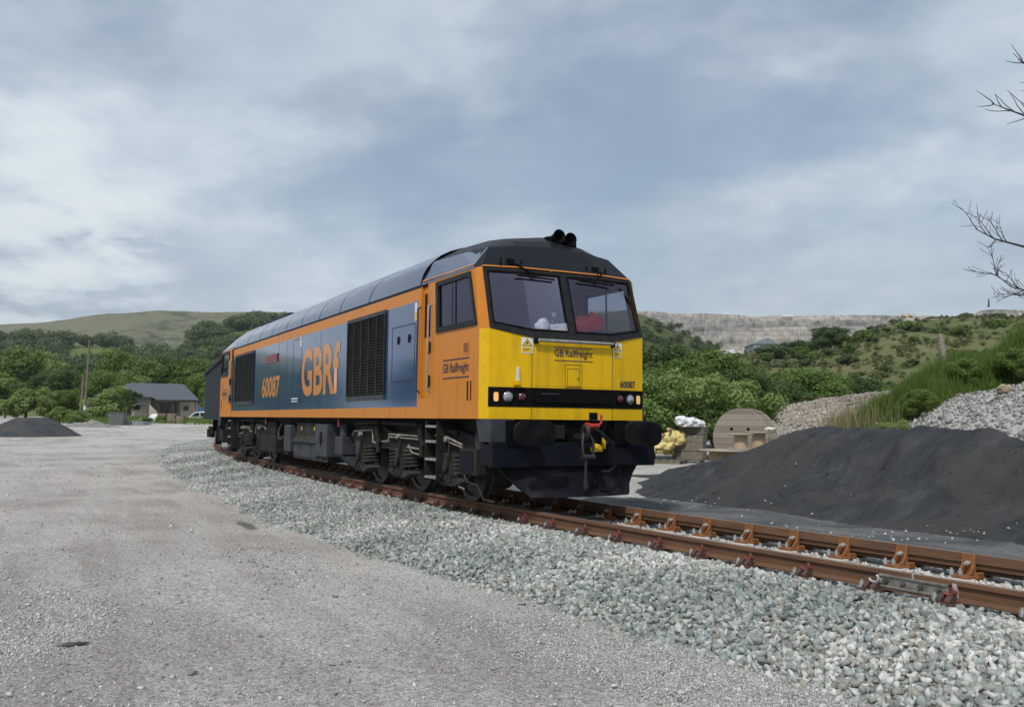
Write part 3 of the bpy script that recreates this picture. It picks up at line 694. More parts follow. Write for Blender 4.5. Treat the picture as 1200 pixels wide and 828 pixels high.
    if front:
        # nose details
        mb = MB(); mb.prism([(-.012, -.61, 1.70), (.003, -.61, 1.70), (.003, -.61, 2.355), (-.012, -.61, 2.355)], (0, 1.24, 0)); mb.build('nose_panel', YELLOW, LOCO, bevel=.002)
        for y in (-.662, .656):
            mb = MB(); mb.box(-.004, .004, y, y+.006, 1.25, 1.40); mb.box(-.004, .004, y, y+.006, 1.675, 2.35); mb.build('panel_seam', M_basic('seam_shade', (.16, .10, .012), (.10, .065, .02)), LOCO)  # dark strips paint in the shading along the centre panel's edges
        mb = MB(); mb.tube([(.02, -.60, 2.315), (.055, -.585, 2.325), (.055, .64, 2.325), (.02, .655, 2.315)], .024, 10); mb.build('grab_bar', SILVER, LOCO, smooth=40)
        mb = MB()
        for y in (-.61, .65): mb.box(0, .06, y-.025, y+.025, 2.28, 2.355)
        mb.build('bar_bracket', BLACK, LOCO, bevel=.004)
        text('lettering', 'GB Railfreight', LETB, LOCO, (.004, -.30, 2.085), (0, 1, 0), (0, 0, 1), .62, .135, .012)
        mb = MB()
        for z in (2.235, 2.055): mb.box(.004, .006, -.30, .325, z, z+.012)
        mb.build('lettering_rule', LETB, LOCO)
        d0, d1, e0, e1 = -.13, .15, 1.685, 2.01; mb = MB()
        for g, wd in ((0, .008), (.035, .006)):
            a0, a1, b0, b1 = d0+g, d1-g, e0+g*.6, e1-g*1.6; mb.box(.004, .006, a0, a0+wd, b0, b1); mb.box(.004, .006, a1-wd, a1, b0, b1); mb.box(.004, .006, a0, a1, b1-wd, b1); mb.box(.004, .006, a0, a1, b0, b0+wd)
        mb.box(.004, .010, d1-.075, d1-.055, 1.80, 1.83)
        mb.build('inspection_flap', M_basic('dirty_gap', (.20, .12, .015), (.12, .08, .02)), LOCO)
        sl_ = -(.10/.60)                                 # slope of the outer facets
        def facet(y): return 0 if abs(y) < .66 else (abs(y)-.66)*sl_
        text('lettering', '60087', LETB, LOCO, (facet(.82)+.002, .81, 1.71), Vector((sl_, 1, 0)).normalized(), (0, 0, 1), .30, .10, .022, .006)
        for y in (-.73, .76):
            r = facet(y); u = Vector((sl_*(1 if y > 0 else -1), 1, 0)).normalized(); o = Vector((r+.004, y, 2.14))
            mb = MB(); W, H2 = .085, .215
            pp = lambda a, b, c=0: o+u*a+Vector((c, 0, b))
            mb.quad(pp(-W, 0), pp(W, 0), pp(W, H2), pp(-W, H2), 0)
            mb.quad(pp(-W*.85, .012, .002), pp(W*.85, .012, .002), pp(W*.85, .085, .002), pp(-W*.85, .085, .002), 1)
            mb.poly([pp(-W*.86, .1, .002), pp(W*.86, .1, .002), pp(0, .205, .002)], 2); mb.poly([pp(-W*.68, .108, .003), pp(W*.68, .108, .003), pp(0, .192, .003)], 1)
            mb.poly([pp(.015, .178, .004), pp(-.022, .142, .004), pp(-.002, .142, .004), pp(-.016, .112, .004), pp(.024, .152, .004), pp(.004, .152, .004)], 2)
            mb.quad(pp(-W*.7, .06, .003), pp(W*.5, .06, .003), pp(W*.5, .066, .003), pp(-W*.7, .066, .003), 2); mb.quad(pp(-W*.7, .04, .003), pp(W*.3, .04, .003), pp(W*.3, .046, .003), pp(-W*.7, .046, .003), 2)
            mb.build('warning_sign', [WHITE, YSIGN, BLACK], LOCO, recalc=False)
        mb = MB(); mb.prism([(facet(.87)+.01, -.895, 1.76), (facet(.87)+.01, -.84, 1.76), (facet(.87)+.01, -.85, 1.95), (facet(.87)+.01, -.88, 1.95)], (.02, 0, 0), 0); mb.box(-.05, .05, -.92, -.84, 1.70, 1.76, 1); mb.build('lamp_bracket', [WHITE, YELLOW], LOCO, bevel=.003)
        # dark lamp band
        mb = MB(); ys = [-1.262, -.66, .66, 1.262]; xs = [-.098, .004, .004, -.098]
        for j in range(3): mb.quad((xs[j]+.002, ys[j], 1.405), (xs[j+1]+.002, ys[j+1], 1.405), (xs[j+1]+.002, ys[j+1], 1.672), (xs[j]+.002, ys[j], 1.672), 0)
        for s in (-1, 1): mb.quad((-.096, s*1.263, 1.405), (-.115, s*1.267, 1.405), (-.115, s*1.267, 1.672), (-.096, s*1.263, 1.672), 0)
        mb.box(.006, .03, -.62, .60, 1.47, 1.62, 0); mb.box(.03, .034, -.52, -.24, 1.585, 1.60, 1)
        lb = mb.build('lamp_band', [BLACK, STEELG], LOCO, bevel=.003, recalc=False)
        for s in (-1, 1):
            u = Vector((sl_*s, 1, 0)).normalized(); nrm = Vector((1, -sl_*s, 0)).normalized()
            for y, kind in ((.80, 'tail_lamp'), (1.0, 'headlight'), (1.165, 'marker_lamp')):
                o = Vector((facet(y)+.006, s*y, 1.54))
                mb = MB()
                if kind == 'marker_lamp':
                    pts = [o+u*(.033*math.copysign(abs(math.cos(t))**.5, math.cos(t)))+Vector((0, 0, .062*math.copysign(abs(math.sin(t))**.5, math.sin(t)))) for t in np.linspace(0, 2*PI, 24, endpoint=False)]
                    mb.prism(pts, nrm*.012); mb.build('marker_lamp', AMBER, LOCO, smooth=40)
                else:
                    R = .062 if kind == 'tail_lamp' else .075
                    mb.lathe([(R, 0), (R, .014), (R*.9, .02)], o, nrm, 28); hd = mb.build(kind, BLACK if kind == 'tail_lamp' else STEELG, LOCO, smooth=40)
                    mb = MB(); mb.lathe([(R*.88, .02), (R*.7, .03), (R*.35, .038), (0.0005, .040)], o, nrm, 28); mb.build('lens', REDL if kind == 'tail_lamp' else LAMPG, hd, smooth=60)
        # notch below the band
        mb = MB(); mb.box(-.02, .004, .27, .41, ZB, 1.345); mb.build('coupling_notch', BLACK, LOCO)
        # wipers
        for s in (-1, 1):
            y0 = -.80 if s < 0 else .62; b = Vector((-.40, y0, 3.44)); e = Vector((-.24, y0+.33 if s < 0 else y0-.08, 3.245))
            mb = MB(); mb.box(-.46, -.37, y0-.05, y0+.05, 3.42, 3.50); mb.tube([b, b+Vector((.06, .08, -.02)), e], .012, 6); mb.tube([e+Vector((0, -.30, .005)), e+Vector((0, .30, -.015))], .014, 6)
            mb.tube([b+Vector((.02, .02, 0)), e+Vector((.0, .04, .03))], .008, 6)
            mb.build('wiper', BLACK, LOCO)
            for dy in (-.16, .17):
                mb = MB(); mb.box(-.40, -.375, y0+dy-.008, y0+dy+.008, 3.37, 3.50); mb.build('rain_strip', BLACK, LOCO)
        # horns
        hb = MB(); hb.prism([(-.86, .02, 3.84), (-.86, .58, 3.84), (-.86, .56, 3.97), (-.86, .06, 4.0)], (-.45, 0, 0)); hb.box(-1.02, -.80, .08, .54, 3.80, 3.94); hb = hb.build('horn_mount', BLACK, LOCO, bevel=.01)
        for y, z in ((.20, 3.99), (.40, 3.96)):
            mb = MB(); mb.lathe([(.04, -.42), (.05, -.2), (.085, -.03), (.105, 0), (.098, .002), (.07, -.05), (.03, -.2), (.0005, -.21)], (-.74, y, z), (1, 0, 0), 24); mb.build('horn', BLACK, LOCO, smooth=40)
    # side lettering and small plates on the cab flank
    y = -HW-.001
    xl = -1.54 if front else -LL+.62
    text('lettering', 'GB Railfreight', LETB, LOCO, (xl, y, 1.865), (1, 0, 0), (0, 0, 1), .92, .18, .012)
    mb = MB()
    for z in (2.085, 1.82): mb.box(xl, xl+.92, y-.004, y, z, z+.018)
    mb.build('lettering_rule', LETB, LOCO)
    xp = X(-.72); mb = MB(); mb.box(xp-.11, xp+.11, y-.006, y, 2.15, 2.33, 0)
    for i in range(5): mb.box(xp-.08, xp+.08, y-.008, y-.006, 2.18+i*.027, 2.195+i*.027, 1)
    mb.build('data_panel', [ORANGE, LETB], LOCO)
    xp = X(-.58); mb = MB(); mb.box(xp-.10, xp-.03, y-.004, y, 1.50, 1.765, 0); mb.box(xp-.03, xp+.02, y-.012, y, 1.50, 1.765, 1); mb.box(xp+.02, xp+.04, y-.004, y, 1.50, 1.765, 0); mb.build('step_slot', [BLACK, ORANGE], LOCO)
    # inside
    mb = MB(); f = lambda a: (X(a[0]), a[1], a[2])
    mb.quad(*[f(a) for a in ((-1.95, -1.2, 1.3), (-1.95, 1.2, 1.3), (-1.95, 1.2, 3.6), (-1.95, -1.2, 3.6))], 0)
    mb.quad(*[f(a) for a in ((-.45, -1.2, 3.33), (-.45, 1.2, 3.33), (-1.95, 1.2, 3.36), (-1.95, -1.2, 3.36))], 0)
    mb.quad(*[f(a) for a in ((-.1, -1.2, 1.45), (-.1, 1.2, 1.45), (-1.95, 1.2, 1.45), (-1.95, -1.2, 1.45))], 1)
    mb.build('cab_lining', [INNER, DASH], LOCO, recalc=False)
    mb = MB(); a, b = X(-.14), X(-.72); mb.box(a, b, -1.15, 1.15, 1.5, 2.46); mb.box(X(-.30), X(-.62), .55, .95, 2.46, 2.56); mb.build('control_desk', DASH, LOCO, bevel=.02)
    for sy in (-.62, .62):
        mb = MB(); xx = X(-1.3); mb.box(xx-.24, xx+.24, sy-.25, sy+.25, 1.85, 1.97); mb.box(X(-1.58), X(-1.46), sy-.24, sy+.24, 1.95, 2.62); mb.cyl((xx, sy, 1.45), (xx, sy, 1.85), .07); mb.build('driver_seat', DASH, LOCO, bevel=.03)
    # buffer beam, plough, buffers
    mb = MB(); mb.box(X(0), X(.13), -1.31, 1.31, .60, .925); mb.box(X(-.30), X(0), -1.28, 1.28, .62, .9); mb.build('buffer_beam', NAVY, LOCO, bevel=.006)
    mb = MB(); mb.box(X(-.12), X(-.06), -1.25, 1.25, .925, ZB-.004); mb.box(X(-.10), X(.02), -.55, -.50, .925, ZB-.003); mb.box(X(-.10), X(.02), .50, .55, .925, ZB-.003); mb.build('headstock', BLACK, LOCO)
    for s in (-1, 1):
        mb = MB(); mb.prism([(X(-.42), s*1.30, ZB-.003), (X(.05), s*1.30, ZB-.003), (X(.05), s*1.30, .93), (X(-.30), s*1.30, .93)], (0, -s*.36, 0)); mb.build('beam_gusset', STEELG, LOCO, bevel=.004)
        # oval buffer on its housing
        mb = MB(); mb.box(X(.10), X(.16), s*.864-.24, s*.864+.24, .90, 1.22); mb.cyl((X(.14), s*.864, 1.055), (X(.34), s*.864, 1.055), .135, .12); mb.cyl((X(.33), s*.864, 1.055), (X(.46), s*.864, 1.055), .095)
        bf = mb.build('buffer', BLACK, LOCO, smooth=40)
        mb = MB(); sg = 1 if front else -1
        def oval(w, h, x): return [(X(x), s*.864+w*math.copysign(abs(math.cos(t))**.62, math.cos(t)), 1.055+h*math.copysign(abs(math.sin(t))**.62, math.sin(t))) for t in np.linspace(0, 2*PI, 40, endpoint=False)]
        L_ = [oval(.26, .145, .44), oval(.305, .175, .455), oval(.31, .178, .49), oval(.30, .17, .503), oval(.18, .1, .512)]
        vs = [p for l_ in L_ for p in l_]; fs = [(a*40+i, a*40+(i+1) % 40, (a+1)*40+(i+1) % 40, (a+1)*40+i) for a in range(4) for i in range(40)]
        fs += [tuple(range(40)), tuple(range(160, 200))]
        mb.add(vs, fs); mb.build('buffer_head', M_BUF, bf, smooth=35)
    mb = MB(); pr_ = [(.06, .60), (.10, .48), (.20, .34), (.34, .235), (.36, .20), (.33, .20), (.17, .31), (.06, .44), (.02, .60)]
    n = 12; vs = []; k = len(pr_)
    for i in range(n+1):
        t = i/n*2-1; w = abs(t)**2*.12
        for (px, pz) in pr_:
            wid = 1.14-.36*max(0, (.60-pz)/.4)
            vs.append((X(px-w), t*wid, pz))
    fs = [(i*k+j, (i+1)*k+j, (i+1)*k+(j+1) % k, i*k+(j+1) % k) for i in range(n) for j in range(k)]+[tuple(range(k)), tuple(range(n*k, (n+1)*k))]
    mb.add(vs, fs); mb.build('snow_plough', M_PLOUGH, LOCO, smooth=30)
    # draw gear
    mb = MB(); mb.box(X(-.05), X(.03), -.44, -.14, .97, 1.16); mb.build('coupling_pocket', GRIME, LOCO, bevel=.01)
    mb = MB(); mb.box(X(.10), X(.34), -.035, .035, .98, 1.05); pth = [(X(.34+.07*math.sin(t)), 0, 1.07-.085*math.cos(t)) for t in np.linspace(0, 1.55*PI, 14)]; mb.tube(pth, .032, 8); hk = mb.build('coupling_hook', M_HOOK, LOCO, smooth=40)
    mb = MB()
    for sy in (-.07, .07): mb.tube([(X(.36), sy*.6, 1.05), (X(.40), sy*1.25, .95), (X(.41), sy*1.2, .80), (X(.41), sy*.8, .72)], .021, 8)
    mb.cyl((X(.41), -.10, .74), (X(.41), .10, .74), .036); mb.cyl((X(.40), -.03, .72), (X(.39), -.03, .40), .022); mb.cyl((X(.39), -.03, .42), (X(.39), -.03, .31), .036); mb.build('screw_shackle', M_HOOK, hk, smooth=40)
    mb = MB(); mb.cyl((X(.05), .20, 1.16), (X(.24), .20, 1.14), .045); mb.cyl((X(.22), .11, 1.15), (X(.22), .29, 1.16), .035); mb.tube([(X(.22), .28, 1.16), (X(.22), .33, 1.20), (X(.21), .34, 1.31)], .018, 6); mb.build('brake_cock', REDP, LOCO, smooth=40)
    mb = MB(); mb.tube([(X(.24), .20, 1.13), (X(.33), .26, 1.06), (X(.40), .38, .93), (X(.42), .44, .76), (X(.41), .44, .60), (X(.38), .36, .53), (X(.33), .27, .53)], .031, 8); mb.tube([(X(.28), .46, .70), (X(.36), .53, .58), (X(.37), .50, .34), (X(.33), .38, .27), (X(.28), .28, .30), (X(.24), .24, .50)], .024, 8); mb.build('brake_hose', RUBBER, LOCO, smooth=40)
    mb = MB(); mb.cyl((X(.10), .28, .88), (X(.26), .28, .86), .04); mb.box(X(.14), X(.20), .20, .37, .80, .86); mb.box(X(.18), X(.22), .37, .41, .84, 1.02); mb.build('yellow_cock', YSIGN, LOCO, bevel=.006)
M_BUF = M_basic('greasy_buffer', (.0035, .0035, .005), (.011, .011, .012), 5, .5, bmp=.12, spec=.08)
M_PLOUGH = M_basic('worn_plough', (.005, .006, .010), (.026, .025, .025), 3, .5, bmp=.15, lo=.48, hi=.75, spec=.12)
M_HOOK = M_basic('worn_coupling', (.045, .044, .043), (.025, .025, .026), 10, .5, .4)
cab(True); cab(False)
# ------------------------------------------------------------------ running gear
def wheel_mesh(mb, x, y0, s, R=.559):
    # outer face at y0, s = direction outwards
    mb.lathe([(.09, 0), (.30, -.02), (.46, -.035), (.475, .0), (R-.004, .0), (R, -.01), (R+.003, -.085), (R+.03, -.11), (R+.028, -.135), (.47, -.135), (.2, -.11), (.09, -.11)], (x, y0, R), (0, s, 0), 48)
def bogie(xc, mirror, parent, oy=0):
    b = bpy.data.objects.new('bogie', None); COL.objects.link(b); b.parent = parent; b.location = Vector((xc, 0, 0))-wl(parent)
    sg = -1 if mirror else 1
    mb = MB(); X = lambda d: xc+sg*d
    for s in (-1, 1):
        y0, y1 = s*.98, s*1.09
        pr_ = [(X(2.75), .74), (X(2.85), .98), (X(2.2), 1.08), (X(.9), 1.10), (X(.3), 1.0), (X(-.6), 1.0), (X(-1.1), 1.10), (X(-2.3), 1.08), (X(-2.85), .96), (X(-2.75), .74), (X(-2.0), .70), (X(0), .70), (X(2.0), .70)]
        mb.prism([(px, y0, pz) for px, pz in pr_], (0, y1-y0, 0)); mb.box(X(-2.8), X(2.8), s*.96, s*1.13, .70, .735)
        for d in (-1.15, .95): mb.box(X(d)-.06, X(d)+.06, s*1.0, s*1.18, .62, 1.16)
    for d in (-1.03, 1.03): mb.box(X(d)-.14, X(d)+.14, -.97, .97, .72, .98)
    mb.build('bogie_frame', GRIME, b, bevel=.01)
    for d in (-2.065, 0, 2.065):
        mb = MB(); xx = X(d)
        for s in (-1, 1): wheel_mesh(mb, xx, s*.81+oy, s)
        mb.cyl((xx, -.8+oy, .559), (xx, .8+oy, .559), .095); mb.build('wheelset', TYRE, b, smooth=30)
        for s in (-1, 1):
            mb = MB(); cy = s*1.06
            mb.prism([(xx-.17, cy-s*.12, .40), (xx-.13, cy-s*.12, .72), (xx+.13, cy-s*.12, .72), (xx+.17, cy-s*.12, .40), (xx+.10, cy-s*.12, .28), (xx-.10, cy-s*.12, .28)], (0, s*.26, 0))
            mb.prism([(xx-.56, cy-s*.08, .33), (xx-.50, cy-s*.08, .38), (xx+.50, cy-s*.08, .38), (xx+.56, cy-s*.08, .33), (xx+.2, cy-s*.08, .24), (xx-.2, cy-s*.08, .24)], (0, s*.2, 0))
            mb.cyl((xx, cy+s*.14, .53), (xx, cy+s*.17, .53), .10); mb.build('axlebox', GRIME2, b, bevel=.012)
            mb = MB(); mb.cyl((xx-.06, cy+s*.08, .93), (xx-.06, cy+s*.15, .93), .045); mb.build('grease_cap', PIPE, b, bevel=.006)
            springs = (-.33, .33) if d == 0 else (.34,)
            for dx in springs:
                mb = MB(); pth = []; turns = 5.2
                for i in range(int(turns*14)+1):
                    t = i/14*2*PI; pth.append((xx+dx+.145*math.cos(t), cy+.0+.145*math.sin(t), .40+.32*i/(turns*14)))
                mb.tube(pth, .027, 6); mb.cyl((xx+dx, cy, .38), (xx+dx, cy, .70), .075); mb.build('coil_spring', GRIME2, b, smooth=50)
            if d != 0:
                mb = MB(); dx = -.30; mb.cyl((xx+dx, cy+s*.04, .34), (xx+dx, cy+s*.04, .56), .055); mb.cyl((xx+dx, cy+s*.04, .54), (xx+dx, cy+s*.04, .80), .075); mb.box(xx+dx-.07, xx+dx+.07, cy-s*.08, cy+s*.12, .28, .34); mb.build('damper', STEELG, b, smooth=40)
    # pipework and brackets along the outer face
    y = -1.145; pp = MB()
    pp.tube([(X(-2.7), y, .90), (X(-2.6), y, .98), (X(-1.5), y, 1.02), (X(-1.45), y, .80), (X(-1.2), y, .78)], .016, 6)
    pp.tube([(X(-.95), y, .82), (X(-.62), y, .84), (X(-.6), y, .96), (X(.75), y, .95)], .016, 6); pp.tube([(X(-.55), y, .91), (X(.75), y, .90)], .014, 6)
    pp.tube([(X(.35), y, .80), (X(.5), y, .68), (X(1.0), y, .64)], .014, 6); pp.tube([(X(.3), y, .76), (X(.95), y, .74)], .016, 6)
    pp.tube([(X(1.5), y, .98), (X(2.0), y, .95), (X(2.5), y, .86)], .018, 6); pp.tube([(X(1.7), y, .93), (X(2.5), y, .82)], .014, 6)
    pp.tube([(X(2.05), y, .60), (X(2.2), y, .42), (X(2.35), y, .40), (X(2.42), y, .25), (X(2.6), y, .23)], .013, 6)
    pp.build('air_pipe', PIPE, b, smooth=50)
    mb = MB()
    for x0, z0, x1, z1 in ((-2.6, 1.13, -1.15, 1.17), (-1.0, 1.16, .75, 1.14), (1.2, 1.14, 2.3, 1.02)): mb.tube([(X(x0), -1.12, z0), (X(x1), -1.12, z1)], .04, 8)
    for x0 in (-1.65, -1.35): mb.tube([(X(x0), -.95, .72), (X(x0+.75), -.88, .34)], .05, 8)
    for x0 in (.4, .65): mb.tube([(X(x0), -.95, .72), (X(x0+.75), -.88, .34)], .05, 8)
    for x0 in (-1.15, .95): mb.tube([(X(x0), -1.16, 1.18), (X(x0)+.02, -1.2, .95), (X(x0)+.16, -1.18, .80)], .035, 8)
    for d in (-2.065, 0, 2.065):
        pth = [(X(d)+.10, -1.2, .86), (X(d)+.17, -1.24, .70), (X(d)+.16, -1.26, .52), (X(d)-.05, -1.25, .36), (X(d)-.22, -1.23, .40), (X(d)-.25, -1.2, .48)]
        mb.tube(pth, .016, 6)
    mb.build('brake_rigging', GRIME, b, smooth=50)
    return b
XB = -AX1-2.065; bogie(XB, False, LOCO, .03); bogie(XB-BD, True, LOCO, .03)
def ladder(xc):
    y0, y1 = -1.30, -1.06; mb = MB()
    for dx in (-.235, .215): mb.box(xc+dx, xc+dx+.03, y0, y1+.1, .30, 1.20)
    l_ = mb.build('ladder', GRIME, LOCO, bevel=.003)
    mb = MB()
    for z in (.33, .60, .87, 1.10): mb.box(xc-.205, xc+.215, y0-.01, y0+.12, z, z+.035)
    mb.build('rung', M_basic('worn_rung', (.40, .40, .39), (.2, .2, .2), 12, .5, .4), l_, bevel=.003)
ladder(-2.02); ladder(-LL+2.02)
for sg, x0 in ((1, -.96), (-1, -LL+.96)):
    mb = MB(); a, b_ = x0, x0+sg*.56; mb.box(a, b_, -1.30, -.92, .46, .82); sb = mb.build('sandbox', GRIME, LOCO, bevel=.012)
    mb = MB(); mb.box(a+sg*.04, b_-sg*.10, -1.312, -1.30, .50, .79); mb.build('cover_plate', NAVY, sb, bevel=.003)
    mb = MB(); mb.cyl((a+sg*.3, -1.1, .82), (a+sg*.3, -1.1, 1.05), .085); mb.tube([(a+sg*.2, -1.31, .46), (a+sg*.3, -1.30, .36), (a+sg*.55, -1.27, .33), (a+sg*.62, -1.2, .14), (a+sg*.75, -1.1, .12)], .014, 6); mb.build('sand_pipe', GRIME2, sb, smooth=50)
# tanks and boxes slung between the bogies
mb = MB(); mb.prism([(-10.55, -1.26, .30), (-7.70, -1.26, .30), (-7.70, -1.26, .72), (-10.55, -1.26, .72)], (0, 2.3, 0)); mb.box(-10.5, -8.6, -1.20, 1.1, .72, 1.12); mb.prism([(-10.55, -1.34, .68), (-8.5, -1.34, .68), (-8.5, -1.2, .82), (-10.55, -1.2, .82)], (0, .2, 0)); ft = mb.build('fuel_tank', GRIME2, LOCO, bevel=.015)
mb = MB(); mb.box(-8.50, -7.62, -1.31, -.6, .42, 1.10); tb = mb.build('battery_box', STEELG, LOCO, bevel=.012)
mb = MB(); mb.lathe([(.09, 0), (.09, .012), (.0005, .012)], (-8.05, -1.31, .80), (0, -1, 0), 20); mb.v = [(x, y, .80+(z-.80)*1.6) for x, y, z in mb.v]; mb.build('hand_hole', BLACK, tb)
for x in (-10.05, -8.95):
    mb = MB(); mb.prism([(x-.035, -1.204, .95), (x+.035, -1.204, .95), (x+.012, -1.204, 1.04), (x-.012, -1.204, 1.04)], (0, -.006, 0)); mb.build('yellow_mark', YSIGN, ft)
for x0, x1 in ((-10.45, -9.95), (-9.9, -9.0), (-8.95, -8.55)):
    mb = MB(); mb.box(x0, x1, -1.272, -1.26, .36, .66); mb.build('tank_door', STEELG, ft, bevel=.006)
mb = MB(); mb.box(-11.35, -10.78, -1.30, -.7, .42, 1.06); mb.build('filter_box', STEELG, LOCO, bevel=.03)
mb = MB(); mb.box(-7.35, -6.82, -1.22, -.7, .50, .86); mb.prism([(-7.30, -1.2, .5), (-6.85, -1.2, .5), (-6.80, -1.0, .28), (-7.1, -1.0, .28)], (0, .3, 0)); mb.cyl((-7.05, -1.1, .86), (-7.05, -1.1, 1.12), .1); mb.build('valve_box', STEELG, LOCO, bevel=.012)
mb = MB(); mb.box(-14.3, -12.5, -1.24, -.5, .33, .78); mb.box(-13.9, -12.9, -1.15, -.4, .78, 1.12); mb.cyl((-14.45, -1.15, .72), (-14.45, -1.15, .36), .14); mb.build('air_reservoir', GRIME, LOCO, bevel=.02)
for x in (-7.35, -8.0, -8.45, -11.4, -11.9, -12.25, -15.5):
    mb = MB(); mb.prism([(x, -1.29, ZB-.004), (x+.10, -1.29, ZB-.004), (x+.36, -.98, .96), (x+.22, -.98, .96)], (0, .02, 0)); mb.build('body_bracket', GRIME2, LOCO)
mb = MB(); mb.tube([(-11.9, -1.2, 1.1), (-12.1, -1.25, .9), (-12.0, -1.27, .72), (-11.7, -1.27, .70), (-11.55, -1.2, .8)], .03, 8); mb.tube([(-11.6, -1.1, 1.1), (-11.5, -1.2, .9), (-11.4, -1.22, .7)], .05, 8); mb.build('flexible_hose', STEELG, LOCO, smooth=50)
for x in (-7.0, -13.6):
    mb = MB(); mb.cyl((x, -1.24, 1.06), (x, -1.24, 1.22), .03); mb.build('red_cap', NAMEP, LOCO)

# things lying on the desk behind the windscreen
def lumps(name, mat, blobs, parent=None, seed=0, amp=.25, sub=3, fs=9):
    mb = None; bm = bmesh.new()
    for (c, r) in blobs:
        g = bmesh.ops.create_icosphere(bm, subdivisions=sub, radius=1)
        for v in g['verts']:
            d = v.co.copy(); k = 1+amp*noise.noise(d*1.7+Vector((seed*3.1, c[0], c[1])))+amp*.75*(.35-abs(noise.noise(d*2.6+Vector((c[1], seed, 2)))))+amp*.35*(.3-abs(noise.noise(d*6.3+Vector((seed, c[0], 5)))))
            v.co = Vector((c[0]+d.x*r[0]*k, c[1]+d.y*r[1]*k, max(c[2]-r[2]*.75, c[2]+d.z*r[2]*k)))
    me = bpy.data.meshes.new(name); bm.to_mesh(me); bm.free(); me.materials.append(mat); me.polygons.foreach_set('use_smooth', [True]*len(me.polygons))
    return link(name, me, parent)
o = lumps('work_jacket', M_basic('orange_red_cloth', (.85, .06, .035), (.70, .04, .03), 6, .8), [((-.46, .42, 2.60), (.12, .17, .15)), ((-.52, .66, 2.63), (.12, .16, .18))], seed=1, amp=.45); tag(o, 'bright orange-red work jacket bundled on the desk behind the windscreen', 'jacket')
o = lumps('cloth_bag', M_basic('pale_cloth', (.60, .60, .55), (.45, .45, .42), 6, .8), [((-.44, .12, 2.54), (.12, .17, .10)), ((-.5, -.05, 2.53), (.1, .12, .09))], seed=2, amp=.35); tag(o, 'pale grey bag lying on the desk beside the orange jacket', 'bag')
o = lumps('plastic_carrier_bag', M_basic('white_plastic', (.72, .72, .72), (.6, .6, .6), 6, .5), [((-.42, -.27, 2.56), (.09, .11, .13))], seed=5, amp=.4); tag(o, 'white plastic bag against the centre post of the windscreen', 'bag')
fan = thing('desk_fan', 'small white round desk fan behind the windscreen centre post', 'fan', (-.62, .02, 2.46))
mb = MB(); mb.cyl((-.62, .02, 2.46), (-.62, .02, 2.49), .07); mb.cyl((-.62, .02, 2.49), (-.62, .02, 2.70), .012); mb.build('stand', WHITE, fan)
mb = MB(); mb.lathe([(.025, .0), (.04, .02), (.02, .05), (.0005, .055)], (-.6, .02, 2.77), (1, 0, 0), 16); mb.build('hub', WHITE, fan, smooth=50)
mb = MB()
for r in (.05, .09, .125):
    pth = [(-.57+.02*(1-r*8), .02+r*math.cos(t), 2.77+r*math.sin(t)) for t in np.linspace(0, 2*PI, 25)]; mb.tube(pth, .004, 4)
for t in np.linspace(0, 2*PI, 13)[:-1]: mb.tube([(-.57, .02, 2.77), (-.57, .02+.125*math.cos(t), 2.77+.125*math.sin(t))], .0025, 4)
mb.build('guard', STEELG, fan)

# ------------------------------------------------------------------ wagon coupled behind
WAGP = M_basic('wagon_blue_grey', (.013, .021, .030), (.020, .028, .036), 2, .7, spec=.15, bmp=.08, stretch=(1, 1, .4))
wx = -21.75; L2 = 12.6; a0 = math.atan(.006*(wx-L2/2+9.5)); w0 = onT(wx, 0)
WAG = thing('bogie_wagon', 'dark blue-grey high-sided bogie wagon coupled behind the locomotive', 'wagon', (0, 0, 0))
mb = MB(); mb.box(-L2, 0, -1.30, 1.30, 1.22, 3.28); 
mb.build('body', WAGP, WAG, bevel=.02)
mb = MB(); mb.box(-L2-.02, .02, -1.37, 1.37, 3.22, 3.34); mb.box(-L2-.02, .02, -1.38, 1.38, 1.14, 1.24); mb.build('top_rail', WAGP, WAG, bevel=.01)
mb = MB()
for y in (-1.22, -.42, .38, 1.14): mb.box(.004, .14, y-.05, y+.05, 1.22, 3.2)
mb.build('end_post', DARKF, WAG, bevel=.008)
mb = MB(); mb.box(-.02, .30, -1.32, 1.32, 2.95, 3.32); mb.build('end_canopy', DARKF, WAG, bevel=.02)
for bx in (-2.0, -L2+2.0):
    mb = MB(); 
    for s in (-1, 1):
        mb.prism([(bx-1.6, s*1.0, .50), (bx-1.5, s*1.0, .80), (bx+1.5, s*1.0, .80), (bx+1.6, s*1.0, .50), (bx+.7, s*1.0, .42), (bx-.7, s*1.0, .42)], (0, s*.12, 0))
        for d in (-.9, .9): mb.box(bx+d-.16, bx+d+.16, s*.95, s*1.2, .32, .68)
    mb.box(bx-.2, bx+.2, -1, 1, .6, 1.12)
    bg = mb.build('bogie', GRIME, WAG, bevel=.01)
    for d in (-.9, .9):
        mb = MB()
        for s in (-1, 1): wheel_mesh(mb, bx+d, s*.81, s, .46)
        mb.cyl((bx+d, -.8, .46), (bx+d, .8, .46), .08); mb.build('wheelset', TYRE, bg, smooth=30)
mb = MB(); mb.box(-.1, .12, -1.25, 1.25, .85, 1.13)
for s in (-1, 1): mb.cyl((.1, s*.864, 1.03), (.42, s*.864, 1.03), .09); mb.cyl((.42, s*.864, 1.03), (.47, s*.864, 1.03), .23)
mb.build('buffer_beam', BLACK, WAG, bevel=.01)
WAG.location = w0; WAG.rotation_euler = (0, 0, a0)
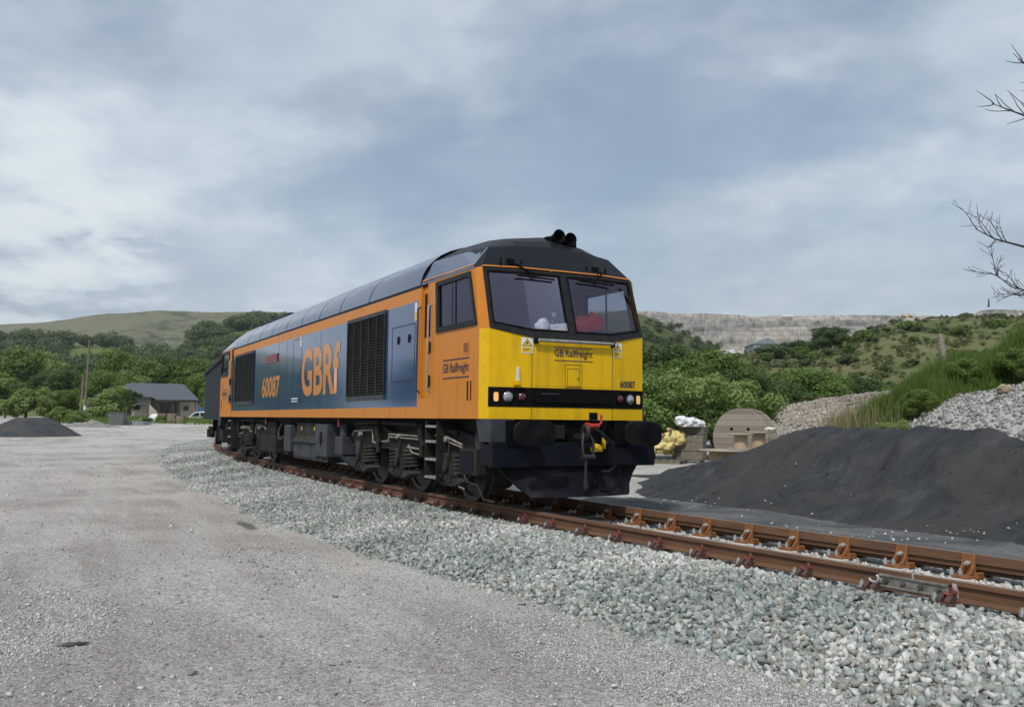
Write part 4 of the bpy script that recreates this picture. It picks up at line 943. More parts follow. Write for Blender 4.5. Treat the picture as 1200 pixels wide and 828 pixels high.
# ------------------------------------------------------------------ hills and terrain
def hill(name, crest, d0, d1, d2, mat, amp=0, nsc=.05, nu=160, nd=50, fall=.75, back=None, zfun=None, build=True):
    cu = np.array([c[0] for c in crest], float); cv = np.array([c[1] for c in crest], float)
    def xy(u, d):
        r = FW[None]*np.ones_like(u)[..., None].reshape(-1, 1) + RT[None]*((np.ravel(u)-600)/FPX)[:, None]
        return (CAM[0]+r[:, 0]*np.ravel(d)).reshape(np.shape(u)), (CAM[1]+r[:, 1]*np.ravel(d)).reshape(np.shape(u))
    def zf(u, d):
        u = np.asarray(u, float); d = np.asarray(d, float)
        v = np.interp(u, cu, cv); zc = CAM[2] + (FW[2]+RT[2]*(u-600)/FPX-UP[2]*(v-414)/FPX)*d1
        x, y = xy(u, d); zb = ground_z(x, y)-.3
        t = sst(d0, d1, d)
        if zfun is not None: t = zfun(t)
        z = zb + (zc-zb)*t
        z = np.where(d > d1, zb+(zc-zb)*(1-(1-fall)*sst(d1, d2, d)), z)
        return z + amp*fbm(x*nsc, y*nsc, 5)*sst(0, .15, t)*(1-.75*sst(.8, 1, t))
    if build:
        us = np.linspace(cu[0], cu[-1], nu); ds = np.concatenate([np.linspace(d0, d1, nd), np.linspace(d1, d2, 10)[1:]])
        U, D = np.meshgrid(us, ds, indexing='ij'); x, y = xy(U, D); z = zf(U, D)
        V = np.stack([x, y, z], -1).reshape(-1, 3); n2 = len(ds)
        i, j = np.meshgrid(np.arange(nu-1), np.arange(n2-1), indexing='ij')
        F = np.stack([i*n2+j, i*n2+j+1, (i+1)*n2+j+1, (i+1)*n2+j], -1).reshape(-1, 4)
        o = struct(link(name, np_mesh(name, V, F, mat, smooth=True)))
    def pos(u, d):
        u = np.atleast_1d(np.asarray(u, float)); d = np.atleast_1d(np.asarray(d, float)); x, y = xy(u, d); return np.stack([x, y, zf(u, d)], -1)
    return pos
def M_field(name, stops, s1, s2, rough=.95, bs=.3):
    m, t, n, l = nt(name); v = coords(n, l)
    a = noise_n(n, l, v, s1, 6, .6, .5); b = noise_n(n, l, v, s2, 6, .7)
    f = mth(n, l, 'ADD', mth(n, l, 'MULTIPLY', a, .6), mth(n, l, 'MULTIPLY', b, .4))
    c = ramp(n, l, f, stops); outp(n, l, princ(n, l, c, rough, 0, bump(n, l, b, bs, 1.0/s2*.2), 0, .15)); return m
MOOR = M_field('moor_grass', [(.41, (0.045, 0.059, 0.033)), (.45, (0.107, 0.112, 0.063)), (.51, (0.152, 0.149, 0.092)), (.56, (0.111, 0.122, 0.066)), (.60, (0.164, 0.162, 0.106))], .010, .075)
PAST = M_field('hill_pasture', [(.35, (.045, .070, .022)), (.5, (.095, .130, .038)), (.65, (.125, .150, .050))], .03, .3)
SCRUB = M_field('scrub_grass', [(.41, (.050, .074, .024)), (.46, (.085, .108, .038)), (.51, (.135, .132, .062)), (.55, (.095, .118, .040)), (.60, (.19, .155, .095)), (.64, (.10, .11, .045))], .06, .45)
DKHILL = M_field('mound_turf', [(.35, (.035, .050, .022)), (.5, (.075, .088, .036)), (.65, (.10, .10, .052))], .04, .4)
BANKM = M_field('bank_soil', [(.35, (.04, .06, .018)), (.55, (.07, .09, .028)), (.7, (.12, .11, .06))], .5, 4)
moor = hill('moorland_hill', [(-420, 396), (-120, 388), (0, 383), (40, 380.5), (100, 374), (150, 372.5), (200, 371), (250, 369.5), (300, 367), (340, 368), (420, 374), (560, 380), (760, 392)], 750, 1750, 2600, MOOR, 22, .006, 260, 90)
wslope = hill('wooded_slope', [(-420, 430), (-150, 422), (0, 409), (40, 409), (90, 409), (130, 411), (160, 414), (195, 412), (225, 402), (260, 391), (300, 388), (340, 390), (420, 402), (600, 415)], 260, 640, 900, PAST, 9, .012, 200, 50)
mound = hill('quarry_mound', [(560, 424), (640, 392), (690, 368), (735, 363), (757, 370), (772, 376), (790, 388), (806, 392), (822, 401), (840, 410), (870, 420)], 330, 430, 560, DKHILL, 7, .03, 120, 40)
slope = hill('scrub_hillside', [(640, 430), (800, 424), (850, 420), (883, 416), (930, 412), (970, 405), (1003, 396), (1030, 387), (1055, 381), (1090, 378), (1140, 377), (1200, 379), (1330, 372), (1500, 374)], 70, 235, 420, SCRUB, 5, .03, 220, 80)
# quarry face: benches cut one above the other
def quarry():
    m, t, n, l = nt('quarry_limestone'); v = coords(n, l, (.05, .05, .012)); v2 = coords(n, l, (.004, .004, .16)); v3 = coords(n, l, (.02, .02, .03))
    a = noise_n(n, l, v, 4.5, 7, .65); b = noise_n(n, l, v2, 1.2, 5, .6); d = noise_n(n, l, v3, .6, 5, .6)
    f = mth(n, l, 'ADD', mth(n, l, 'ADD', mth(n, l, 'MULTIPLY', a, .4), mth(n, l, 'MULTIPLY', b, .3)), mth(n, l, 'MULTIPLY', d, .3))
    c = ramp(n, l, f, [(.40, (.115, .115, .112)), (.47, (.225, .215, .20)), (.53, (.32, .295, .26)), (.59, (.44, .415, .385))])
    outp(n, l, princ(n, l, c, .95, 0, bump(n, l, a, .8, 3), 0, .1))
    us = np.linspace(330, 1420, 700)
    top = np.interp(us, [330, 430, 520, 640, 735, 750, 765, 786, 830, 872, 880, 960, 1060, 1128, 1140, 1150, 1163, 1200, 1420], [429, 400, 378, 362, 360, 361, 360, 363.5, 363, 364.5, 366, 365.5, 366, 367, 365, 360, 357.5, 358.5, 357])
    lv = np.array([430, 410, 394.5, 394, 382.5, 382, 372.5, 372, 364, 363.6]); dd = np.array([880, 905, 908, 920, 923, 936, 939, 951, 954, 1150.])
    rows = []
    for k in range(len(lv)-1):
        for s in (np.linspace(0, 1, 5)[:-1] if k % 2 == 1 or k == 0 else np.array([0, .5])): rows.append((lv[k]*(1-s)+lv[k+1]*s, dd[k]*(1-s)+dd[k+1]*s, 1))
    rows.append((lv[-1], dd[-1], 1))
    V = []
    for q, (vv, d, _) in enumerate(rows):
        w = (430-vv)/(430-364); v_ = 430+(top-430)*w; r = FW[None]+RT[None]*((us-600)/FPX)[:, None]
        j = 14*fbm(us*.018+3, us*0+q*.02, 4)+4*fbm(us*.11, us*0+q*.35, 3); dj = d+j*(1 if q < len(rows)-1 else 0)
        dz = (.9*fbm(us*.06, us*0+q*.5, 3))
        zz = CAM[2]+(FW[2]+RT[2]*(us-600)/FPX-UP[2]*(v_-414)/FPX)*930+dz*(1 if w < .99 else .2)
        V.append(np.stack([CAM[0]+r[:, 0]*dj, CAM[1]+r[:, 1]*dj, zz], -1))
    V = np.array(V); nrw, nu = V.shape[:2]; i, j = np.meshgrid(np.arange(nrw-1), np.arange(nu-1), indexing='ij')
    F = np.stack([i*nu+j, i*nu+j+1, (i+1)*nu+j+1, (i+1)*nu+j], -1).reshape(-1, 4)
    struct(link('quarry_face', np_mesh('quarry_face', V.reshape(-1, 3), F, m)))
quarry()

# ------------------------------------------------------------------ heaps
def heap_mesh(name, x0, x1, y0, y1, nx, ny, hf, mat, parent=None):
    xs = np.linspace(x0, x1, nx); ys = np.linspace(y0, y1, ny); X, Y = np.meshgrid(xs, ys, indexing='ij'); Z = hf(X, Y)
    V = np.stack([X, Y, Z], -1).reshape(-1, 3); i, j = np.meshgrid(np.arange(nx-1), np.arange(ny-1), indexing='ij')
    F = np.stack([i*ny+j, (i+1)*ny+j, (i+1)*ny+j+1, i*ny+j+1], -1).reshape(-1, 4)
    zz = Z - ground_z(X, Y) ; ok = (zz.ravel()[F].max(1) > -.03); F = F[ok]
    return link(name, np_mesh(name, V, F, mat, smooth=True), parent)
def coal_mat():
    m, t, n, l = nt('slate_dust'); v = coords(n, l); v2 = coords(n, l, (1, .35, .35))
    a = ramp(n, l, noise_n(n, l, v, .55, 5, .6, .6), [(.48, 0.), (.56, 1.)]); b = noise_n(n, l, v2, 3.2, 6, .65); f = noise_n(n, l, v, 45, 4, .7)
    c = ramp(n, l, b, [(.32, (.037, .041, .049)), (.55, (.062, .068, .077)), (.72, (.098, .104, .112))])
    c = mixc(n, l, mth(n, l, 'MULTIPLY', a, .6), c, (.085, .083, .074))
    c = mixc(n, l, .4, c, ramp(n, l, f, [(.32, .2), (.68, .78)]), 'OVERLAY')
    h = mth(n, l, 'ADD', mth(n, l, 'MULTIPLY', f, .35), b)
    outp(n, l, princ(n, l, c, .9, 0, bump(n, l, h, 1.0, .14), 0, .2)); return m
COAL = coal_mat()
YR = 6.9
_sil = [(745, 573), (759, 565), (784, 547), (817, 541), (844, 536), (864, 528), (887, 521), (906, 510), (925, 501.5), (945, 496), (970, 491.5), (990, 495), (1018, 493.5), (1036, 496), (1063, 496.5), (1078, 491), (1113, 496.5), (1140, 496), (1159, 492.5), (1188, 504), (1200, 509), (1290, 516)]
def plane_y(u, v, y): d = ray(u, v); return CAM + d*((y-CAM[1])/d[1])
_hp = np.array([plane_y(u, v, YR) for u, v in _sil])
def coal_h(x, y):
    H = np.interp(x, _hp[:, 0], _hp[:, 2])+.25
    yt = np.interp(x, [-9.5, -6.5, -4.6, -3.7, -2.2, 0, 4, 14], [7.2, 5.6, 4.2, 3.85, 4.0, 3.72, 3.72, 3.6]) + .22*fbm(x*.7, x*0+1.5, 3)
    tf = np.clip((y-yt)/(YR-yt), -.3, 1); tb = np.clip(1-(y-YR)/np.maximum(.6, 1.75*H), -.3, 1); t = np.where(y < YR, tf, tb)
    t = np.where(t > 0, t-.10*np.sin(t*PI)*1.0, t)
    pk = np.exp(-((t-1)/.22)**2)*.05
    sl = np.clip(H, 0, .6)/.6
    rill = .13*ridg(x*1.35+y*.8, y*.5+2, 5)+.14*fbm(x*.55+3, y*.75, 5)+.075*fbm(x*3.2+y*1.6, y*3.4, 4)
    sc = 0
    for (cx, cy, rx, ry, dp) in ((2.35, 5.3, .42, .55, .16), (3.6, 5.1, .35, .5, .13), (.6, 5.6, .5, .45, .13), (4.4, 5.0, .3, .4, .12)):
        sc = sc - dp*np.exp(-(((x-cx)/rx)**2+((y-cy)/ry)**2)**1.5)
    env = np.clip(t*2.5, 0, 1)*(1-.85*np.exp(-((y-YR)/.45)**2))
    return ground_z(x, y)-.03 + H*np.clip(t, -.2, 1) - pk*H + (rill+sc)*env*sl + .034*fbm(x*8, y*8, 3)*sl
k = 1200; x = rng.uniform(-7, 8, k); y = rng.uniform(3.9, 7.2, k); z = coal_h(x, y); ok = z > ground_z(x, y)+.05
stuff(stones('coal_lumps', np.stack([x, y, z], 1)[ok], (.008+.035*rng.random(k)**4)[ok], COAL), 'dark lumps and clods lying all over the long dark heap', 'lumps')
tag(heap_mesh('coal_heap', -10, 13, 2.6, 12, 640, 300, coal_h, COAL), 'long dark grey heap of slate or coal dust beside the track on the right', 'heap')
DUST = M_field('grey_dust', [(.40, (.055, .060, .066)), (.5, (.088, .093, .098)), (.58, (.15, .15, .148))], .7, 14, .95, .4)
dus = strip('coal_dust', np.arange(-4.6, 13, .12), np.linspace(1.15, 4.9, 60), lambda O, x, y: np.maximum(ground_z(x, y), bed_z(np.minimum(O, 2.2), x, y)*np.where(O < 2.2, 1, 99)) + .022*np.clip(np.minimum((O-1.2)/.35, (4.9-O)/.3), -1, 1) - .03*sst(-3.2, -4.6, x) + .03*fbm(x*.9, y*2.0, 4), DUST)
struct(dus)
k = 900; x = rng.uniform(-4.5, 9, k); y = 1.5+rng.random(k)**1.5*4.2
k1 = rng.random(k) < .75*sst(.02, .25, fbm(x*.8+9, y*.8, 3))+.06; x, y = x[k1], y[k1]
z = np.maximum(coal_h(x, y), ground_z(x, y))+.02
o = stones('spilt_stone', np.stack([x, y, z], 1), rng.uniform(.012, .034, len(x)), PALE); stuff(o, 'pale pebbles spilt over the dark dust beside the track', 'pebbles')
# far dark heap on the left of the yard
hc = P(36, 513, 66); 
def heap2(x, y):
    r = np.hypot((x-hc[0])/3.4, (y-hc[1])/3.3); r = r*(1+.18*fbm(x*.35, y*.35, 3)); t = np.clip(1.06-r, -.2, 1)
    return ground_z(x, y)-.03+1.75*np.clip(t, -.05, .74)+.06*fbm(x*.9, y*.9, 4)*np.clip(t*3, 0, 1)
tag(heap_mesh('coal_heap', hc[0]-6, hc[0]+6, hc[1]-6, hc[1]+6, 120, 120, heap2, COAL), 'small dark flat-topped heap standing alone on the left of the yard', 'heap')
# pale crushed stone heap
YG = 12.3
_gs = [(1045, 500), (1063, 496.5), (1078, 487), (1094, 477), (1115, 465.5), (1148, 456), (1175, 452), (1200, 448), (1260, 440), (1330, 445)]
_gp = np.array([plane_y(u, v, YG) for u, v in _gs])
GHM = M_basic('gravel_fines', (.30, .29, .28), (.42, .41, .40), 16, .95, bmp=.5)
def grav_h(x, y):
    H = np.interp(x, _gp[:, 0], _gp[:, 2])+.25; H = H*sst(_gp[0, 0]-1.2, _gp[0, 0]+.6, x)
    t = np.where(y < YG, np.clip((y-8.1)/(YG-8.1), -.1, 1), np.clip(1-(y-YG)/4.5, -.1, 1))
    return ground_z(x, y)-.05+H*t*(1+.0*t)+.07*fbm(x*.9, y*.9, 4)*np.clip(t*3, 0, 1)
GH = thing('gravel_heap', 'large pale heap of broken stone behind the dark heap at the right edge', 'heap', (float(_gp[-3, 0]), 10, -.25))
heap_mesh('heap_core', _gp[0, 0]-2, 9, 7.6, 16, 200, 110, grav_h, GHM, GH)
k = 15000; x = rng.uniform(_gp[0, 0]-1, 7.5, k); y = rng.uniform(8.2, 12.9, k); z = grav_h(x, y); ok = z > ground_z(x, y)+.03; x, y, z = x[ok], y[ok], z[ok]
s = rng.uniform(.022, .062, len(x))*np.where(rng.random(len(x)) < .05, 2.0, 1)
GSTN = M_stone('heap_stone', [(0., (.085, .085, .10)), (.15, (.20, .195, .195)), (.5, (.335, .32, .30)), (1., (.50, .48, .455))], .2)
so_ = stones('broken_stone', np.stack([x, y, z+s*.3], 1), s, GSTN, GH); so_['kind'] = 'stuff'
bp = plane_y(1177, 458, YG-.25); bz = float(grav_h(np.array([bp[0]]), np.array([bp[1]]))[0])
o = lumps('boulder', M_basic('tan_rock', (.42, .33, .24), (.28, .22, .16), 4, .9, bmp=.4), [((bp[0], bp[1], bz+.08), (.15, .125, .105))], seed=4, amp=.35, sub=4); tag(o, 'single tan boulder lying near the top of the pale stone heap', 'boulder')
# ------------------------------------------------------------------ rubble, bank with grass
RUBM = M_stone('rubble_stone', [(0., (.14, .125, .11)), (.4, (.28, .245, .205)), (.75, (.38, .33, .28)), (1., (.52, .48, .43))], .4, pscale=.25)
RUBB = M_field('rubble_earth', [(.35, (.16, .14, .115)), (.5, (.26, .23, .195)), (.65, (.30, .285, .27))], .3, 2.5)
rub = hill('rubble_bank', [(868, 498), (885, 492), (900, 485), (920, 476), (945, 471.5), (965, 468), (990, 465.5), (1020, 462), (1080, 458), (1150, 462)], 38, 45, 54, RUBB, .5, .5, 160, 40)
u = rng.uniform(886, 1080, 5200); d = rng.uniform(39, 46, 5200); p = rub(u, d); k = p[:, 2] > ground_z(p[:, 0], p[:, 1])+.05
o = stones('rubble', p[k], rng.uniform(.04, .17, k.sum()), RUBM); stuff(o, 'brown and grey broken rubble covering the bank behind the cable drum', 'rubble')
bank = hill('grass_bank', [(960, 503), (985, 501), (1010, 494), (1040, 480), (1070, 464), (1100, 447), (1130, 434), (1165, 421), (1200, 409), (1290, 386), (1400, 374)], 16.5, 24, 40, BANKM, .25, .6, 160, 50, fall=.95)
GRASS = M_leaf('grass_blades', [(0., (.040, .080, .012)), (.35, (.080, .145, .022)), (.7, (.125, .20, .038)), (1., (.21, .23, .075))], .35, .5)
DRY = M_leaf('dry_grass', [(0., (.12, .12, .05)), (.5, (.26, .22, .12)), (1., (.38, .33, .21))], .3, .3)
def blades(name, p, h, w, mat, lean=.35, parent=None):
    n = len(p); a = rng.uniform(0, 2*PI, n); wd = np.stack([np.cos(a), np.sin(a), 0*a], 1); b = rng.uniform(0, 2*PI, n)
    ld = np.stack([np.cos(b), np.sin(b), 0*b], 1)*(rng.uniform(.05, 1, n)*lean*h)[:, None]; z = np.array([0, 0, 1.])
    h = h[:, None]; w = w[:, None]
    V = np.stack([p-wd*w, p+wd*w, p+ld*.35+z*h*.55+wd*w*.8, p+ld*.35+z*h*.55-wd*w*.8, p+ld+z*h*(.97)+wd*w*.12, p+ld+z*h*.97-wd*w*.12], 1)
    i = np.arange(n)[:, None]*6
    F = np.concatenate([i+np.array([[0, 1, 2, 3]]), i+np.array([[3, 2, 4, 5]])], 0)
    # keep both quads of a blade in one island
    return link(name, np_mesh(name, V.reshape(-1, 3), F, mat), parent)
u = rng.uniform(985, 1330, 105000); d = 16.8+rng.random(105000)*9.5; p = bank(u, d); cl = fbm(p[:, 0]*.8, p[:, 1]*.8, 4)
k = (p[:, 2] > ground_z(p[:, 0], p[:, 1])-.1) & (rng.random(len(p)) < .55+1.2*cl) ; p = p[k]; h = rng.uniform(.16, .48, len(p))*(1+1.5*np.clip(cl[k], -.5, .7))
o = blades('grass', p-np.array([0, 0, .03]), h, rng.uniform(.006, .015, len(p)), GRASS); stuff(o, 'tall lush green grass covering the bank at the right edge', 'grass')
u = rng.uniform(950, 1060, 6500); d = rng.uniform(19.5, 25, 6500); p = bank(u, d); p[:, 2] = np.maximum(p[:, 2], ground_z(p[:, 0], p[:, 1])); k = rng.random(len(p)) < np.interp(u, [955, 985, 1010, 1060], [.0, .7, .45, .10])*(.6+1.5*fbm(p[:, 0]*1.3, p[:, 1]*1.3, 3))
p = p[k]; o = blades('dry_grass', p, rng.uniform(.2, .8, len(p))*(.55+.45*sst(960, 1000, u[k])), rng.uniform(.004, .010, len(p)), DRY, .3); stuff(o, 'pale dry seeding grass at the left end of the green bank', 'grass')
u = rng.uniform(60, 262, 16000); d = rng.uniform(84, 118, 16000); 
r = FW[None]+RT[None]*((u-600)/FPX)[:, None]; x = CAM[0]+r[:, 0]*d; y = CAM[1]+r[:, 1]*d; k = (rng.random(len(x)) < .3+2*fbm(x*.2, y*.2, 3)) & ((d > 97) | (u < 150)); x, y = x[k], y[k]
o = blades('verge_grass', np.stack([x, y, ground_z(x, y)], 1), rng.uniform(.25, .75, len(x)), rng.uniform(.02, .05, len(x)), GRASS); stuff(o, 'rough green verge grass along the far edge of the yard', 'grass')
# ------------------------------------------------------------------ trees
def rand_dir(n):
    d = rng.normal(size=(n, 3)); return d/np.linalg.norm(d, axis=1)[:, None]
def crown_mesh(name, R, ncl, nleaf, leaf, mat, cr=(.28, .45), zc=None, lean=.25, core=.35):
    R = np.array(R, float); zc = R[2]*.95 if zc is None else zc; rm = R.mean()
    d = rand_dir(ncl); d[:, 2] = np.where(d[:, 2] < -.55, -d[:, 2], d[:, 2]); rr = np.where(rng.random(ncl) < core, rng.uniform(.2, .6, ncl), rng.uniform(.62, .92, ncl))
    C = d*rr[:, None]*R*rng.uniform(.82, 1.1, (ncl, 1)); C[:, 2] += zc
    cs = rng.uniform(*cr, ncl)*rm; w = cs**2; ci = rng.choice(ncl, nleaf, p=w/w.sum())
    q = rand_dir(nleaf); q[:, 2] = np.where(rng.random(nleaf) < .3, np.abs(q[:, 2]), q[:, 2]); rad = cs[ci]*rng.uniform(.45, 1.08, nleaf)
    pos = C[ci] + q*rad[:, None]*np.array([1, 1, .82])
    nrm = q*.9 + rand_dir(nleaf)*.75; nrm /= np.linalg.norm(nrm, axis=1)[:, None]
    a = np.cross(nrm, rand_dir(nleaf)); a /= np.linalg.norm(a, axis=1)[:, None]+1e-9; b = np.cross(nrm, a)
    s = (leaf*rng.uniform(.55, 1.35, nleaf))[:, None]
    V = np.stack([pos-a*s, pos+b*s*.55+nrm*s*.12, pos+a*s, pos-b*s*.55+nrm*s*.12], 1)
    return np_mesh(name, V.reshape(-1, 3), np.arange(nleaf*4).reshape(-1, 4), mat), C
LEAF_D = M_leaf('leaf_dark', [(0., (0.027, 0.050, 0.018)), (.35, (0.049, 0.088, 0.026)), (.7, (0.076, 0.122, 0.036)), (1., (0.115, 0.163, 0.052))], .28)
LEAF_M = M_leaf('leaf_green', [(0., (0.052, 0.094, 0.020)), (.35, (0.094, 0.159, 0.032)), (.7, (0.143, 0.214, 0.048)), (1., (0.211, 0.273, 0.075))], .32)
LEAF_L = M_leaf('leaf_light', [(0., (0.094, 0.151, 0.037)), (.35, (0.160, 0.245, 0.067)), (.7, (0.238, 0.321, 0.098)), (1., (0.360, 0.408, 0.150))], .34)
LEAF_T = M_leaf('tussock', [(0., (.07, .09, .03)), (.35, (.12, .14, .05)), (.7, (.17, .17, .075)), (1., (.24, .21, .12))], .2)
LEAF_F = M_leaf('leaf_far', [(0., (0.035, 0.062, 0.029)), (.35, (0.057, 0.098, 0.039)), (.7, (0.086, 0.128, 0.055)), (1., (0.121, 0.160, 0.068))], .25)
BARK = M_basic('bark', (.10, .08, .06), (.05, .04, .03), 4, .9, bmp=.4, stretch=(3, 3, .6))
def trunk_mesh(name, H, C, r):
    mb = MB(); mb.tube([(0, 0, -.3), (.03*H*.2, 0, H*.2), (.0, .02*H, H*.45), (.01*H, .0, H*.7)], r, 8, radii=[r*1.25, r*.9, r*.65, r*.3])
    for c in C[:7]: mb.tube([(0, 0, H*.22+.1*H*rng.random()), (c[0]*.4, c[1]*.4, c[2]*.62), (c[0]*.85, c[1]*.85, c[2]*.95)], r*.3, 5, radii=[r*.42, r*.26, r*.08])
    o = mb.build(name, BARK, smooth=50); me = o.data; bpy.data.objects.remove(o); return me
KINDS = {}
def kind(key, name, R, zc, H, tr, **kw):
    cm, C = crown_mesh('crown', R, zc=zc, **kw); KINDS[key] = (name, cm, trunk_mesh('trunk', H, C, tr), zc+R[2])
kind('oak', 'broadleaf_tree', (3.4, 3.4, 3.1), 4.6, 6, .28, ncl=46, nleaf=15000, leaf=.17, mat=LEAF_M)
kind('ash', 'broadleaf_tree', (2.9, 3.0, 3.6), 5.0, 7, .25, ncl=40, nleaf=14000, leaf=.17, mat=LEAF_D)
kind('lime', 'broadleaf_tree', (3.6, 3.3, 2.9), 4.2, 6, .28, ncl=42, nleaf=15000, leaf=.17, mat=LEAF_L)
kind('sallow', 'sallow_bush', (2.3, 2.2, 1.9), 1.75, 2.6, .14, ncl=60, nleaf=32000, leaf=.075, mat=LEAF_L, cr=(.20, .34))
kind('thorn', 'hawthorn_tree', (2.5, 2.4, 2.1), 2.3, 3, .18, ncl=60, nleaf=30000, leaf=.085, mat=LEAF_D, cr=(.20, .36))
kind('hazel', 'hazel_tree', (2.5, 2.5, 2.3), 2.5, 3.2, .16, ncl=60, nleaf=30000, leaf=.085, mat=LEAF_M, cr=(.20, .36))
kind('scrub', 'scrub_bush', (1.8, 1.8, 1.25), 1.05, 1.5, .1, ncl=22, nleaf=2600, leaf=.17, mat=LEAF_F, cr=(.3, .45))
kind('scrubl', 'scrub_bush', (1.8, 1.7, 1.1), .9, 1.4, .1, ncl=20, nleaf=2400, leaf=.17, mat=LEAF_M, cr=(.3, .45))
kind('shrub', 'shrub', (1.6, 1.6, 1.3), 1.15, 1.6, .09, ncl=30, nleaf=7000, leaf=.11, mat=LEAF_L, cr=(.26, .42))
kind('sapling', 'young_tree', (1.5, 1.4, 1.9), 3.3, 4.2, .09, ncl=20, nleaf=2600, leaf=.13, mat=LEAF_D, cr=(.22, .36))
def tree(key, base, H, label, group, wide=1.0):
    nm, cm, tm, ph = KINDS[key]; s = H/ph
    r = thing(nm, label, 'bush' if 'bush' in nm or nm == 'shrub' else 'tree', base, group); r.scale = (s*wide, s*wide, s); r.rotation_euler = (0, 0, rng.uniform(0, 6.28))
    for n_, me in (('trunk', tm), ('crown', cm)):
        o = bpy.data.objects.new(n_, me); COL.objects.link(o); o.parent = r
    return r
def tree_px(key, u, vt, D, label, group, wide=1.0, vb=None):
    p = P(u, hz(u), D); zg = float(ground_z(p[0], p[1])) if vb is None else P(u, vb, D)[2]; zt = P(u, vt, D)[2]
    return tree(key, (p[0], p[1], zg), zt-zg, label, group, wide)
G1 = 'trees and bushes behind the yard right of the locomotive'
for a in [('sallow', 806, 436, 37, 'pale green bush directly behind the white bag and timber stack', 1.15),
          ('sallow', 764, 445, 36, 'pale green bush peeping out just right of the yellow cab front', 1.1),
          ('sallow', 851, 441, 39, 'pale green bush between the timber stack and the big cable drum', 1.1),
          ('hazel', 838, 410, 56, 'tall bright green tree with a rounded top above the cable drum', 1.0),
          ('thorn', 775, 405, 58, 'dark green tree rising beside the cab windscreen, tallest next to the train', 1.05),
          ('hazel', 800, 420, 52, 'mid green tree in the gap between the cab-side dark tree and the round-topped one', 1.0),
          ('thorn', 876, 432, 54, 'dark tree with deep shade just above the right rim of the drum', 1.0),
          ('thorn', 905, 446, 60, 'dark tree at the left foot of the rubble bank', 1.1),
          ('hazel', 948, 431, 74, 'wide mid-green tree behind the middle of the rubble bank', 1.35),
          ('thorn', 985, 440, 80, 'dark tree behind the right half of the rubble bank', 1.3),
          ('hazel', 1018, 444, 84, 'mid-green tree low on the slope just left of the grassy bank', 1.2),
          ('thorn', 915, 455, 68, 'small dark tree half hidden behind the rubble bank', 1.2)]:
    tree_px(a[0], a[1], a[2], a[3], a[4], G1, a[5])
# scrub on the hillside
G2 = 'scrub bushes dotted over the green hillside'
big = [('thorn', 972, 382, 180, 'largest dark tree on the hillside skyline below the quarry', 1.3), ('scrub', 905, 402, 200, 'grey-green bush on the ridge in front of the grey shed', 1.6), ('scrub', 938, 398, 205, 'broad bush on the ridge just left of the largest skyline tree', 1.7),
       ('scrub', 890, 421, 165, 'dark bush on the left shoulder of the hillside', 1.5), ('scrub', 915, 425, 160, 'dark spreading bush under the left ridge', 1.6), ('scrubl', 1000, 395, 190, 'bright bush at the right foot of the largest skyline tree', 1.4),
       ('scrub', 1048, 376, 225, 'upright bush on the skyline right of the largest tree', 1.1), ('scrub', 1022, 386, 215, 'bush leaning from the skyline above the brown patch', 1.2)]
for a in big:
    p = slope(a[1], a[3])[0]; H = P(a[1], a[2], a[3])[2]-p[2]
    tree(a[0], p, max(1.5, H), a[4], G2, a[5])
cnt = 0
names_ = ['small dark bush', 'low bright bush', 'rounded grey-green bush']; rows_ = ['top', 'upper part', 'middle', 'lower part']
acc = {}
for q in range(90):
    u = rng.uniform(860, 1290); d = 95+135*rng.random()**.8; kk = rng.random(); ky = 'scrub' if kk < .6 else 'scrubl'
    p = slope(u, d)[0]; H = rng.uniform(.7, 2.3)*(d/170)**.3*(.6 if d > 205 else 1)
    rr = rows_[0] if d > 205 else rows_[1] if d > 170 else rows_[2] if d > 130 else rows_[3]
    acc.setdefault((ky, rr), []).append((u, p, H))
for (ky, rr), lst in acc.items():
    lst.sort(key=lambda t: t[0])
    for i, (u, p, H) in enumerate(lst):
        tree(ky, p, H, f"{'dark' if ky == 'scrub' else 'bright'} scrub bush, {ordw(i+1)} from the left on the hillside's {rr}", G2, rng.uniform(.9, 1.5))
# belt of trees behind the yard on the left
G3 = 'belt of trees behind the left of the yard'
def belt(row, label_row, us, vts, Ds, kinds, wide):
    for i, u in enumerate(us):
        ky = kinds[i % len(kinds)]
        tone = {'oak': 'mid-green', 'ash': 'dark', 'lime': 'light green', 'hazel': 'mid-green', 'thorn': 'dark', 'shrub': 'yellow-green', 'sallow': 'pale green'}[ky]
        what = 'shrub' if ky in ('shrub', 'sallow') else 'tree'
        tree_px(ky, u, vts[i], Ds[i], f"{tone} {what} in the left belt's {label_row}, {ordw(i+1)} from its left end", G3, wide*rng.uniform(.92, 1.12))
us = [-330, -285, -240, -195, -150, -105, -60, -20, 18, 55, 92, 128, 165, 198, 232, 268, 300, 335]
belt(3, 'back row', us, [418+rng.uniform(-7, 9) for _ in us], [185+rng.uniform(-8, 14) for _ in us], ['oak', 'ash', 'oak', 'lime', 'ash', 'oak'], 1.0)
us = [-300, -250, -200, -160, -120, -75, -38, -5, 30, 62, 78, 118, 142, 246, 275]
belt(2, 'middle row', us, [441+rng.uniform(-9, 9) for _ in us], [148+rng.uniform(-7, 8) for _ in us], ['thorn', 'hazel', 'sallow', 'hazel', 'thorn'], 1.15)
us = [-260, -215, -170, -130, -88, -52, -22, 6, 30, 52, 76, 120, 132]
belt(1, 'low front row', us, [463+rng.uniform(-8, 10) for _ in us], [112+rng.uniform(-6, 6) for _ in us], ['shrub', 'sallow', 'hazel', 'shrub'], 1.25)
